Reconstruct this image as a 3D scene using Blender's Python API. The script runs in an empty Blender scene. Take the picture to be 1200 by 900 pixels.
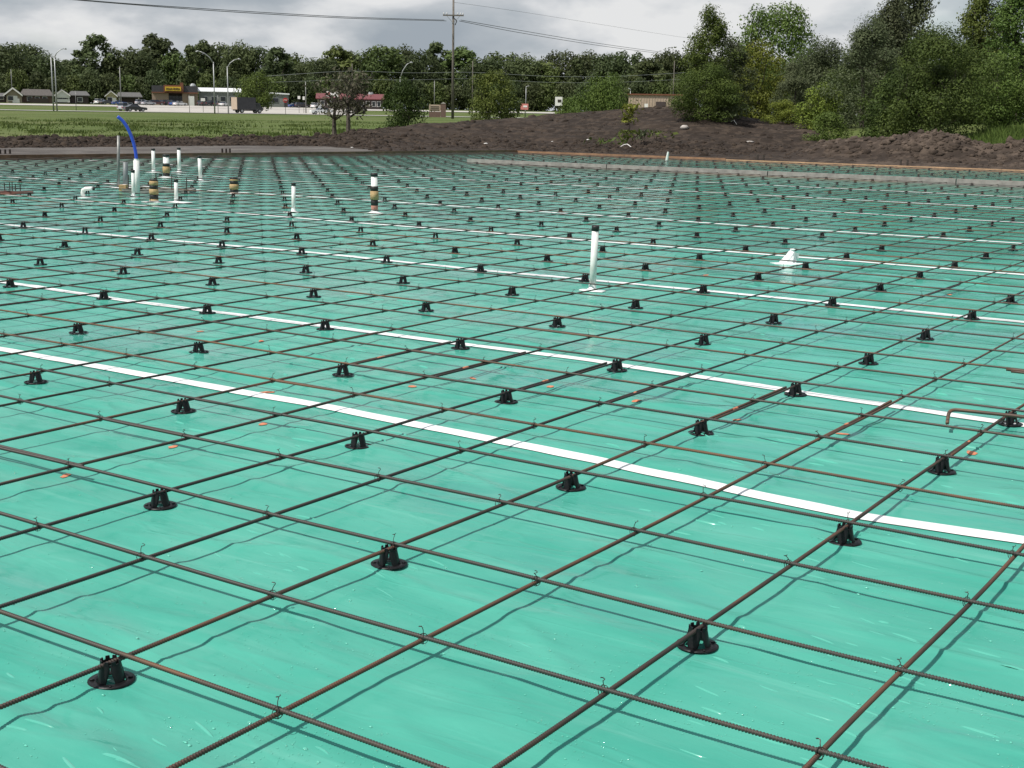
import bpy, math, random
import numpy as np
from mathutils import Vector, Matrix

# ------------------------------------------------------------------ camera, light, world, exposure
SC = bpy.context.scene
COL = SC.collection
rnd = random.Random(7)
F, PITCH, ROLL, YAW = 1562.567, .201904, -.016390, .590035      # measured for a 1200 px wide picture
S = .61                                                          # bar spacing (24 in)
SY = .618
CAM = np.array([3.69093*S, -3.81817*S, 2.4948*S+.069])
def basis():
    c, s = math.cos(YAW), math.sin(YAW); cp, sp = math.cos(PITCH), math.sin(PITCH)
    R = np.array([c, s, 0]); Fh = np.array([-s, c, 0]); Z = np.array([0, 0, 1.])
    d = Fh*cp-Z*sp; up = Fh*sp+Z*cp
    cr, sr = math.cos(ROLL), math.sin(ROLL)
    return cr*R-sr*up, sr*R+cr*up, d
XR, XU, XD = basis()
cd = bpy.data.cameras.new('camera'); cam = bpy.data.objects.new('camera', cd); COL.objects.link(cam)
cd.sensor_width = 36; cd.lens = F/1200*36; cd.clip_start = .05; cd.clip_end = 6000
cam.matrix_world = Matrix(((XR[0], XU[0], -XD[0], CAM[0]), (XR[1], XU[1], -XD[1], CAM[1]), (XR[2], XU[2], -XD[2], CAM[2]), (0, 0, 0, 1)))
SC.camera = cam

SUN = np.array([-.0170, -.0430, .069]); SUN /= np.linalg.norm(SUN)
sd = bpy.data.lights.new('sun', 'SUN'); sd.energy = 4.9; sd.angle = math.radians(.53); sd.color = (1, .955, .89)
so = bpy.data.objects.new('sun', sd); COL.objects.link(so)
so.rotation_euler = Vector(SUN).to_track_quat('Z', 'Y').to_euler()

W = bpy.data.worlds.new('World'); SC.world = W; W.use_nodes = True
nt = W.node_tree; nt.nodes.clear()
def N(t, k, **kw):
    n = t.nodes.new(k)
    for a, v in kw.items(): setattr(n, a, v)
    return n
sky = N(nt, 'ShaderNodeTexSky', sky_type='NISHITA'); sky.sun_disc = False
sky.sun_elevation = math.asin(SUN[2]); sky.sun_rotation = math.atan2(SUN[0], SUN[1])
tc = N(nt, 'ShaderNodeTexCoord'); sx = N(nt, 'ShaderNodeSeparateXYZ'); nt.links.new(tc.outputs['Generated'], sx.inputs[0])
def M2(op, a, b, t=nt):
    n = N(t, 'ShaderNodeMath', operation=op)
    for k, v in enumerate((a, b)):
        if v is None: continue
        if isinstance(v, (int, float)): n.inputs[k].default_value = v
        else: t.links.new(v, n.inputs[k])
    return n.outputs[0]
CW1, CW2 = 4.6, 4.72
mp_ = N(nt, 'ShaderNodeMapping'); mp_.inputs['Scale'].default_value = (1, 1, 2.6); mp_.inputs['Location'].default_value = (3.7, 1.3, .4)
nt.links.new(tc.outputs['Generated'], mp_.inputs[0])
def cloud(scale, detail, rough, dist, w):
    n = N(nt, 'ShaderNodeTexNoise', noise_dimensions='4D'); n.inputs['W'].default_value = w; n.inputs['Scale'].default_value = scale; n.inputs['Detail'].default_value = detail; n.inputs['Roughness'].default_value = rough; n.inputs['Distortion'].default_value = dist
    nt.links.new(mp_.outputs[0], n.inputs['Vector']); return n.outputs['Fac']
r1 = N(nt, 'ShaderNodeValToRGB')
for p_, c_ in ((.36, (3.7, 4.2, 4.75)), (.44, (4.6, 5.05, 5.5)), (.50, (5.9, 6.2, 6.55)), (.55, (7.5, 7.65, 7.85)), (.60, (8.5, 8.55, 8.6))):
    if p_ == .36: e = r1.color_ramp.elements[0]; e.position = p_
    elif p_ == .60: e = r1.color_ramp.elements[-1]; e.position = p_
    else: e = r1.color_ramp.elements.new(p_)
    e.color = tuple(v/10 for v in c_)+(1,)
nt.links.new(cloud(8.0, 8, .50, .15, CW1), r1.inputs[0])
sc_ = N(nt, 'ShaderNodeVectorMath', operation='SCALE'); sc_.inputs['Scale'].default_value = 7.8
nt.links.new(r1.outputs[0], sc_.inputs[0])
cov = N(nt, 'ShaderNodeMapRange', interpolation_type='SMOOTHSTEP')       # cloud cover: wide breaks of blue between the banks
for k_, v_ in ((1, .43), (2, .53), (3, .30), (4, .98)): cov.inputs[k_].default_value = v_
nt.links.new(cloud(2.1, 5, .5, .2, CW2), cov.inputs[0])
mx = N(nt, 'ShaderNodeMix', data_type='RGBA'); nt.links.new(cov.outputs[0], mx.inputs[0])
nt.links.new(sky.outputs[0], mx.inputs[6]); nt.links.new(sc_.outputs[0], mx.inputs[7])
bg = N(nt, 'ShaderNodeBackground'); bg.inputs['Strength'].default_value = .118
wo = N(nt, 'ShaderNodeOutputWorld')
nt.links.new(mx.outputs[2], bg.inputs[0]); nt.links.new(bg.outputs[0], wo.inputs[0])
SC.view_settings.view_transform = 'Standard'; SC.view_settings.look = 'None'; SC.view_settings.exposure = 0; SC.view_settings.gamma = 1
SC.cycles.max_bounces = 6; SC.cycles.caustics_reflective = False; SC.cycles.caustics_refractive = False
SC.cycles.sample_clamp_indirect = 4

# ------------------------------------------------------------------ helpers
def ray(px, py): return XD+(px-600)/F*XR+(450-py)/F*XU
def ground(px, py, z=0.):
    r = ray(px, py); return CAM+r*((z-CAM[2])/r[2])
def at(px, py, dist):
    r = ray(px, py); return CAM+r*(dist/math.hypot(r[0], r[1]))
def pix(P):
    v = np.asarray(P, float)-CAM; d = v@XD; d = np.where(d < .05, np.nan, d)
    return 600+F*(v@XR)/d, 450-F*(v@XU)/d, d
def horizon(px):
    # picture row of the horizon at column px
    k = (px-600)/F; return 450+F*(XD[2]+k*XR[2])/XU[2]

class MB:
    def __init__(s): s.v = []; s.f = []; s.m = []; s.mi = 0
    def add(s, vs, fs):
        o = len(s.v); s.v += [tuple(map(float, q)) for q in vs]; s.f += [tuple(o+i for i in f) for f in fs]; s.m += [s.mi]*len(fs); return s
    def box(s, c, d, rz=0., taper=1.):
        x, y, z = (k/2 for k in d); vs = []
        for sz in (-1, 1):
            t = taper if sz > 0 else 1
            for sx_, sy_ in ((-1, -1), (1, -1), (1, 1), (-1, 1)):
                a, b = sx_*x*t, sy_*y*t
                vs.append((c[0]+a*math.cos(rz)-b*math.sin(rz), c[1]+a*math.sin(rz)+b*math.cos(rz), c[2]+sz*z))
        return s.add(vs, [(3, 2, 1, 0), (4, 5, 6, 7), (0, 1, 5, 4), (1, 2, 6, 5), (2, 3, 7, 6), (3, 0, 4, 7)])
    def tube(s, pts, r, n=8, caps=True):
        pts = [Vector(p) for p in pts]; L = len(pts); rs = r if isinstance(r, (list, tuple)) else [r]*L
        vs, fs = [], []; ref = None
        for k, p in enumerate(pts):
            t = (pts[min(k+1, L-1)]-pts[max(k-1, 0)]).normalized()
            if ref is None: ref = Vector((0, 0, 1)) if abs(t.z) < .9 else Vector((1, 0, 0))
            a = t.cross(ref).normalized(); b = t.cross(a).normalized(); ref = a.cross(t)
            if ref.length < 1e-6: ref = Vector((0, 0, 1))
            for q in range(n):
                w = 2*math.pi*q/n; vs.append(p+(a*math.cos(w)+b*math.sin(w))*rs[k])
        for k in range(L-1):
            for q in range(n):
                fs.append((k*n+q, k*n+(q+1) % n, (k+1)*n+(q+1) % n, (k+1)*n+q))
        if caps: fs += [tuple(range(n))[::-1], tuple((L-1)*n+q for q in range(n))]
        return s.add(vs, fs)
    def lathe(s, prof, n=20, c=(0, 0, 0)):
        vs = []; fs = []
        for r, z in prof:
            for q in range(n):
                w = 2*math.pi*q/n; vs.append((c[0]+r*math.cos(w), c[1]+r*math.sin(w), c[2]+z))
        for k in range(len(prof)-1):
            for q in range(n): fs.append((k*n+q, k*n+(q+1) % n, (k+1)*n+(q+1) % n, (k+1)*n+q))
        return s.add(vs, fs)
    def prism(s, poly, y0, y1):                                  # polygon in x,z pulled along y
        n = len(poly); vs = [(x, y0, z) for x, z in poly]+[(x, y1, z) for x, z in poly]
        return s.add(vs, [tuple(range(n)), tuple(range(2*n-1, n-1, -1))]+[(k, k+n, (k+1) % n+n, (k+1) % n) for k in range(n)])
    def mesh(s, name, mat, smooth=False):
        me = bpy.data.meshes.new(name); me.from_pydata(s.v, [], s.f)
        for m in (mat if isinstance(mat, (list, tuple)) else [mat]): me.materials.append(m)
        if any(s.m): me.polygons.foreach_set('material_index', s.m)
        if smooth: me.polygons.foreach_set('use_smooth', [True]*len(s.f))
        me.update(); return me
    def obj(s, name, mat, parent=None, smooth=False): return link(name, s.mesh(name, mat, smooth), parent)
def link(name, me, parent=None, loc=None, rz=None):
    o = bpy.data.objects.new(name, me); COL.objects.link(o)
    if parent is not None: o.parent = parent
    if loc is not None: o.location = loc
    if rz is not None: o.rotation_euler = (0, 0, rz)
    return o
def tag(o, label=None, cat=None, group=None, kind=None):
    if label: o['label'] = label
    if cat: o['category'] = cat
    if group: o['group'] = group
    if kind: o['kind'] = kind
    return o
def empty(name, label, cat, loc=(0, 0, 0), rz=0., group=None):
    o = bpy.data.objects.new(name, None); COL.objects.link(o); o.empty_display_size = .2
    o.location = tuple(map(float, loc)); o.rotation_euler = (0, 0, rz)
    return tag(o, label, cat, group)
def dup(o, parent=None):
    c = o.copy(); COL.objects.link(c)
    if parent is not None: c.parent = parent
    for ch in o.children: dup(ch, c)
    return c
def npmesh(name, V, Fq, mats, smooth=True, attrs=None, mi=None):
    me = bpy.data.meshes.new(name); nv, nf, k = len(V), len(Fq), Fq.shape[1]
    me.vertices.add(nv); me.vertices.foreach_set('co', np.ascontiguousarray(V, np.float32).ravel())
    me.loops.add(nf*k); me.polygons.add(nf)
    me.loops.foreach_set('vertex_index', np.ascontiguousarray(Fq, np.int32).ravel())
    me.polygons.foreach_set('loop_start', np.arange(0, nf*k, k, dtype=np.int32))
    if smooth: me.polygons.foreach_set('use_smooth', np.ones(nf, bool))
    for m in (mats if isinstance(mats, (list, tuple)) else [mats]): me.materials.append(m)
    for an, av in (attrs or {}).items():
        at_ = me.attributes.new(an, 'FLOAT', 'POINT'); at_.data.foreach_set('value', np.ascontiguousarray(av, np.float32))
    me.update(calc_edges=True); return me
def vnoise(x, y, seed=0):
    xi = np.floor(x).astype(np.int64); yi = np.floor(y).astype(np.int64); u = x-xi; v = y-yi
    u = u*u*u*(u*(u*6-15)+10); v = v*v*v*(v*(v*6-15)+10)
    def h(a, b):
        n = (a*374761393+b*668265263+seed*1442695041) & 0xffffffff
        n = ((n ^ (n >> 13))*1274126177) & 0xffffffff; n = (n ^ (n >> 16)) & 0xffff
        return n/65535.
    return (h(xi, yi)*(1-u)+h(xi+1, yi)*u)*(1-v)+(h(xi, yi+1)*(1-u)+h(xi+1, yi+1)*u)*v
def fbm(x, y, o=4, seed=0, g=.5):
    t = 0; a = 1; n = 0
    for k in range(o): t = t+a*(vnoise(x*2**k+17.3*k, y*2**k-9.1*k, seed+k)-.5); n += a; a *= g
    return t/n
ss = lambda a, b, x: (lambda t: t*t*(3-2*t))(np.clip((x-a)/(b-a), 0, 1))

# ------------------------------------------------------------------ materials
def mat(name, col, rough=.6, spec=.5, metal=0., var=.0, nscale=20., bump=0., bscale=60., bdist=.01, col2=None, coat=0., detail=5.):
    m = bpy.data.materials.new(name); m.use_nodes = True; t = m.node_tree; b = t.nodes['Principled BSDF']
    b.inputs['Roughness'].default_value = rough; b.inputs['Metallic'].default_value = metal
    b.inputs['Specular IOR Level'].default_value = spec; b.inputs['Coat Weight'].default_value = coat
    b.inputs['Base Color'].default_value = (*col, 1)
    co = N(t, 'ShaderNodeTexCoord')
    if var or col2:
        n = N(t, 'ShaderNodeTexNoise'); n.inputs['Scale'].default_value = nscale; n.inputs['Detail'].default_value = detail; n.inputs['Roughness'].default_value = .6
        t.links.new(co.outputs['Object'], n.inputs['Vector'])
        rp = N(t, 'ShaderNodeValToRGB'); e = rp.color_ramp.elements
        e[0].position = .33; e[1].position = .67
        c2 = col2 or tuple(min(1, c*(1+var)) for c in col); c1 = col if col2 else tuple(c*(1-var) for c in col)
        e[0].color = (*c1, 1); e[1].color = (*c2, 1)
        t.links.new(n.outputs['Fac'], rp.inputs[0]); t.links.new(rp.outputs[0], b.inputs['Base Color'])
    if bump:
        n = N(t, 'ShaderNodeTexNoise'); n.inputs['Scale'].default_value = bscale; n.inputs['Detail'].default_value = 6
        t.links.new(co.outputs['Object'], n.inputs['Vector'])
        bp = N(t, 'ShaderNodeBump'); bp.inputs['Strength'].default_value = bump; bp.inputs['Distance'].default_value = bdist
        t.links.new(n.outputs['Fac'], bp.inputs['Height']); t.links.new(bp.outputs[0], b.inputs['Normal'])
    return m
def rebar_mat(name, c1, c2, c3):
    m = mat(name, c1, .55, .5, .25); t = m.node_tree; b = t.nodes['Principled BSDF']
    co = N(t, 'ShaderNodeTexCoord'); oi = N(t, 'ShaderNodeObjectInfo')
    ad = N(t, 'ShaderNodeVectorMath', operation='ADD'); t.links.new(co.outputs['Object'], ad.inputs[0])
    cb = N(t, 'ShaderNodeCombineXYZ'); t.links.new(M2('MULTIPLY', oi.outputs['Random'], 80, t), cb.inputs[0]); t.links.new(cb.outputs[0], ad.inputs[1])
    mp = N(t, 'ShaderNodeMapping'); mp.inputs['Scale'].default_value = (2.2, 40, 40); t.links.new(ad.outputs[0], mp.inputs[0])
    n = N(t, 'ShaderNodeTexNoise'); n.inputs['Scale'].default_value = 1.; n.inputs['Detail'].default_value = 9; n.inputs['Roughness'].default_value = .66
    t.links.new(mp.outputs[0], n.inputs['Vector'])
    sh = M2('ADD', n.outputs['Fac'], M2('MULTIPLY', M2('SUBTRACT', oi.outputs['Random'], .55, t), .30, t), t)
    rp = N(t, 'ShaderNodeValToRGB'); e = rp.color_ramp.elements; e[0].position = .36; e[1].position = .66
    e[0].color = (*c1, 1); e[1].color = (*c3, 1); x = rp.color_ramp.elements.new(.54); x.color = (*c2, 1)
    t.links.new(sh, rp.inputs[0]); t.links.new(rp.outputs[0], b.inputs['Base Color'])
    rr = N(t, 'ShaderNodeMapRange'); rr.inputs[3].default_value = .38; rr.inputs[4].default_value = .8
    t.links.new(sh, rr.inputs[0]); t.links.new(rr.outputs[0], b.inputs['Roughness'])
    return m
M = {}
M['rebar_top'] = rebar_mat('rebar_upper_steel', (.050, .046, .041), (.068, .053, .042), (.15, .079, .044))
M['rebar_low_shaded'] = rebar_mat('rebar_lower_shaded', (.032, .027, .025), (.048, .034, .027), (.115, .058, .036))  # darker copy of the bar steel: the shaded side put into the colour
M['rust'] = rebar_mat('bright_rust', (.045, .034, .027), (.075, .048, .034), (.15, .08, .046))
M['wire'] = mat('tie_wire', (.045, .038, .033), .5, metal=.4, var=.4)
M['chair'] = mat('black_plastic', (.009, .009, .010), .42, .25, var=.3, nscale=60)
M['pvc'] = mat('white_pvc', (.60, .59, .54), .38, .5, nscale=7, col2=(.82, .82, .80))
M['tape'] = mat('white_tape', (.66, .68, .66), .42, .4, nscale=2.2, col2=(.84, .85, .84), bump=.5, bscale=30, bdist=.004)
M['bag'] = mat('white_film', (.80, .81, .80), .3, .5, var=.05, nscale=8)
M['cap'] = mat('black_rubber', (.014, .013, .012), .5, var=.3)
M['grey_pvc'] = mat('grey_conduit', (.16, .175, .18), .5, var=.15, nscale=10)
M['steel_post'] = mat('grey_steel_pipe', (.20, .20, .19), .45, metal=.3, var=.2, nscale=10)
M['blue'] = mat('blue_hose', (.03, .075, .50), .35, var=.1)
M['foam'] = mat('tan_foam', (.40, .27, .13), .85, var=.25, nscale=25, bump=.5, bscale=90)
M['primer'] = mat('pink_primer', (.45, .2, .15), .6, var=.2)
M['orange'] = mat('orange_spray_paint', (.52, .19, .10), .75, var=.25, nscale=30)
M['new_wood'] = mat('new_form_lumber', (.44, .27, .155), .7, var=.22, nscale=3, bump=.2, bscale=40)
M['old_wood'] = mat('wet_form_lumber', (.13, .066, .038), .75, var=.4, nscale=3, bump=.2, bscale=40)
M['aged_wood'] = mat('aged_form_lumber', (.25, .135, .075), .75, var=.3, nscale=3)
M['grey_wood'] = mat('weathered_plank', (.20, .185, .17), .8, col2=(.31, .29, .265), nscale=6, bump=.3, bscale=40)
M['stake'] = mat('dark_stake', (.035, .026, .02), .8, var=.3)
M['roof_grey'] = mat('grey_shingles', (.10, .098, .095), .85, var=.2, nscale=2, bump=.4, bscale=12)
M['roof_brown'] = mat('brown_shingles', (.085, .075, .068), .85, var=.2, nscale=2)
M['trim'] = mat('white_trim', (.75, .74, .70), .5, var=.05)
M['tan'] = mat('tan_siding', (.30, .25, .19), .8, var=.12, nscale=1.5)
M['brickw'] = mat('brown_brick_wall', (.14, .09, .07), .85, var=.25, nscale=8)
M['yellow_wall'] = mat('pale_yellow_siding', (.50, .45, .28), .8, var=.08, nscale=2)
M['store_wall'] = mat('tan_block_wall', (.30, .225, .17), .85, var=.1, nscale=2)
M['store_band'] = mat('charcoal_parapet', (.045, .045, .05), .7, var=.15, nscale=2)
M['tower'] = mat('brown_entry_tower', (.16, .06, .03), .7, var=.15, nscale=2)
M['sign_yellow'] = mat('yellow_sign_face', (.62, .42, .03), .4)
M['sign_black'] = mat('black_lettering', (.02, .015, .01), .5)
M['glass'] = mat('dark_window_glass', (.02, .024, .03), .12, .6)
M['shed_wall'] = mat('grey_green_metal_wall', (.19, .20, .19), .6, var=.1, nscale=3)
M['shed_roof'] = mat('white_metal_roof', (.80, .81, .82), .4, var=.05)
M['red_roof'] = mat('red_metal_roof', (.15, .035, .035), .5, var=.15, nscale=2)
M['red_wall'] = mat('dark_brick_wall', (.055, .04, .038), .8, var=.2, nscale=4)
M['beige_wall'] = mat('beige_ribbed_wall', (.42, .33, .25), .7, var=.1, nscale=3)
M['conc'] = mat('pale_concrete', (.40, .375, .34), .85, var=.12, nscale=.3, bump=.1, bscale=4)
M['road'] = mat('pale_road_surface', (.36, .35, .32), .85, var=.12, nscale=.3)
M['galv'] = mat('galvanised_steel', (.33, .34, .34), .45, metal=.4, var=.1, nscale=2)
M['pole_wood'] = mat('weathered_pole_wood', (.13, .115, .10), .85, var=.25, nscale=3)
M['insul'] = mat('grey_insulator', (.4, .4, .4), .3)
M['cable'] = mat('dark_cable', (.05, .052, .056), .6)
M['cable_light'] = mat('weathered_cable', (.15, .17, .16), .6)
M['stop_red'] = mat('red_sign_face', (.45, .03, .03), .4)
M['pink_sign'] = mat('faded_red_sign_face', (.55, .20, .17), .5)
M['tyre'] = mat('tyre_rubber', (.015, .015, .015), .8)
M['lamp_red'] = mat('red_lamp_lens', (.3, .01, .01), .3)
M['lamp_white'] = mat('clear_lamp_lens', (.7, .7, .65), .2)
def paint(n, c): return mat('car_paint_'+n, c, .28, .5, var=.03, coat=.6)
M['bark'] = mat('grey_brown_bark', (.065, .052, .042), .9, var=.35, nscale=6, bump=.6, bscale=20, bdist=.05)
M['stone'] = mat('pale_stone', (.36, .33, .30), .85, var=.25, nscale=6, bump=.5, bscale=10, bdist=.03)
M['litter'] = mat('pale_litter', (.72, .70, .66), .6, var=.1)

def leaf_mat(name, a, b, c, trans=.22, rough=.55):
    m = bpy.data.materials.new(name); m.use_nodes = True; t = m.node_tree; p = t.nodes['Principled BSDF']
    an = N(t, 'ShaderNodeAttribute', attribute_name='tint'); oi = N(t, 'ShaderNodeObjectInfo')
    rp = N(t, 'ShaderNodeValToRGB'); e = rp.color_ramp.elements; e[0].position = 0; e[1].position = 1
    e[0].color = (*a, 1); e[1].color = (*c, 1); k = e.new(.5); k.color = (*b, 1)
    t.links.new(an.outputs['Fac'], rp.inputs[0])
    hv = N(t, 'ShaderNodeHueSaturation'); t.links.new(rp.outputs[0], hv.inputs['Color'])
    mr = N(t, 'ShaderNodeMapRange'); mr.inputs[3].default_value = .75; mr.inputs[4].default_value = 1.25
    t.links.new(oi.outputs['Random'], mr.inputs[0]); t.links.new(mr.outputs[0], hv.inputs['Value'])
    mh = N(t, 'ShaderNodeMapRange'); mh.inputs[3].default_value = .485; mh.inputs[4].default_value = .515
    t.links.new(M2('FRACT', M2('MULTIPLY', oi.outputs['Random'], 7.31, t), None, t), mh.inputs[0]); t.links.new(mh.outputs[0], hv.inputs['Hue'])
    t.links.new(hv.outputs[0], p.inputs['Base Color']); p.inputs['Roughness'].default_value = rough; p.inputs['Specular IOR Level'].default_value = .12
    tr = N(t, 'ShaderNodeBsdfTranslucent'); t.links.new(hv.outputs[0], tr.inputs['Color'])
    ms = N(t, 'ShaderNodeMixShader'); ms.inputs[0].default_value = trans
    t.links.new(p.outputs[0], ms.inputs[1]); t.links.new(tr.outputs[0], ms.inputs[2]); t.links.new(ms.outputs[0], t.nodes['Material Output'].inputs['Surface'])
    return m
L = {}
L['far'] = leaf_mat('leaf_far_woods', (.050, .068, .030), (.078, .100, .042), (.112, .138, .056), .36)
L['farlight'] = leaf_mat('leaf_light_tree', (.055, .078, .024), (.085, .115, .034), (.125, .155, .050))
L['dark'] = leaf_mat('leaf_dark_green', (.030, .046, .012), (.052, .076, .018), (.090, .120, .029))
L['mid'] = leaf_mat('leaf_mid_green', (.050, .072, .018), (.082, .114, .025), (.130, .165, .038))
L['light'] = leaf_mat('leaf_fresh_green', (.05, .085, .02), (.085, .135, .03), (.125, .18, .045))
L['yellow'] = leaf_mat('leaf_yellow_green', (.090, .120, .02), (.145, .18, .03), (.21, .24, .045))
L['grey'] = leaf_mat('leaf_grey_green', (.050, .064, .032), (.082, .100, .048), (.125, .143, .074))
L['brown'] = leaf_mat('leaf_brown_dying', (.060, .058, .036), (.088, .082, .054), (.115, .108, .074))
L['grass'] = leaf_mat('grass_blade', (.062, .088, .022), (.085, .112, .029), (.11, .135, .037), .25)

# ------------------------------------------------------------------ the slab: plastic sheet with seam tape
def xedge(Y): return -26.2-(40.3-Y)*.249                         # left form line
TAPES = [(2.92, [(-30, 3.0), (-5.34, 2.96), (-2.41, 2.98), (-1.26, 2.92), (-.29, 2.85), (.52, 2.78), (1.2, 2.86), (3, 2.95), (9, 2.95)], .105, -16),
         (5.0, [(-30, 5.02), (-8.3, 5.06), (-6.47, 4.99), (-3.42, 5.04), (-2.05, 5.08), (-.81, 4.98), (.58, 4.92), (9, 4.95)], .10, -22)]
for k, y in enumerate((8.72, 12.25, 15.9, 19.55, 23.2, 26.9)):
    rr = random.Random(k+3)
    TAPES.append((y, [(x, y+rr.uniform(-.09, .09)) for x in np.arange(-33, 9, 2.5)], .115, -36))
def tape_y(T, x): return np.interp(x, [p[0] for p in T[1]], [p[1] for p in T[1]])
FOLDS = [(-.55, -.33, -.16, .055, .55, .016), (-.2, -.62, -.2, .05, .6, .014), (-.75, -.12, -.10, .035, .45, .009), (.05, -.42, -.3, .04, .4, .010), (-1.1, .35, .05, .03, .5, .006)]
_fr = random.Random(17)
for _ in range(34): FOLDS.append((_fr.uniform(-6, 2.2), _fr.uniform(-.6, 6.5), _fr.uniform(-.22, .12), _fr.uniform(.018, .04), _fr.uniform(.3, 1.1), _fr.uniform(.0025, .007)))
def sheet_z(X, Y):
    d = np.hypot(X-CAM[0], Y-CAM[1])
    w = fbm(X*1.1+.35*Y, Y*4.6, 3, 11)*.012                       # long soft folds across the roll
    w = w+fbm(X*3.1, Y*5.0, 3, 5)*.0035
    r = 1-np.abs(fbm(X*.8+.5*Y, Y*2.3, 3, 31))*9; w = w+.009*np.clip(r, 0, 1)**2
    for (x0, y0, m, wd, ln, am) in FOLDS: w = w+am*np.exp(-np.abs((Y-y0-m*(X-x0)-.03*np.sin((X-x0)*5+y0))/wd)**1.5)*np.exp(-((X-x0)/ln)**2)
    k = 1.
    for T in TAPES: k = k*(1-.93*np.exp(-((Y-tape_y(T, X))/.11)**2))
    cxm = np.abs(((X/S+1) % 2+1) % 2-0); cxm = np.minimum(cxm, 2-cxm)*S
    cym = ((Y+.035)/SY % 2+2) % 2; cym = np.minimum(cym, 2-cym)*SY
    k = k*(1-.93*np.exp(-(np.hypot(cxm, cym)/.085)**4))
    return w*k*np.where(d > 16, .6, 1.)-.0035*(1-k)*0-.001
def graded(segs):
    o = []
    for a, b, s in segs: o += list(np.arange(a, b-1e-6, s))
    return np.array(o+[segs[-1][1]])
gx = graded([(-36, -16, .4), (-16, -6, .1), (-6, 3.0, .024), (3.0, 9, .3)])
gy = graded([(-5, -1.2, .2), (-1.2, 5.6, .022), (5.6, 13, .07), (13, 40.25, .3)])
XX, YY = np.meshgrid(gx, gy)
ZZ = sheet_z(XX, YY)
V = np.stack([XX.ravel(), YY.ravel(), ZZ.ravel()], 1)
nx_, ny_ = len(gx), len(gy)
a = (np.arange(ny_-1)[:, None]*nx_+np.arange(nx_-1)[None]).ravel()
FQ = np.stack([a, a+1, a+1+nx_, a+nx_], 1)
cxq = V[FQ].mean(1); keep = cxq[:, 0] > xedge(cxq[:, 1])-.3
mud = ss(28.4, 30.4, YY+fbm(XX*.5, YY*.8, 3, 3)*2.2)*(YY < 31.1)*ss(-22.5, -20.5, XX)*.85
mud = np.maximum(mud, ss(7.5, 4.5, (XX-xedge(YY))+fbm(XX*.3, YY*.4, 3, 8)*2.5)*ss(28, 23.5, YY)*.85)
mud = np.maximum(mud, ss(.9, .1, 40.25-YY+fbm(XX*.7, YY, 2, 4)*.6)*.7)
sp = np.exp(-(((XX+.10)/.42)**2+((YY-.72)/.34)**2))
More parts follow.
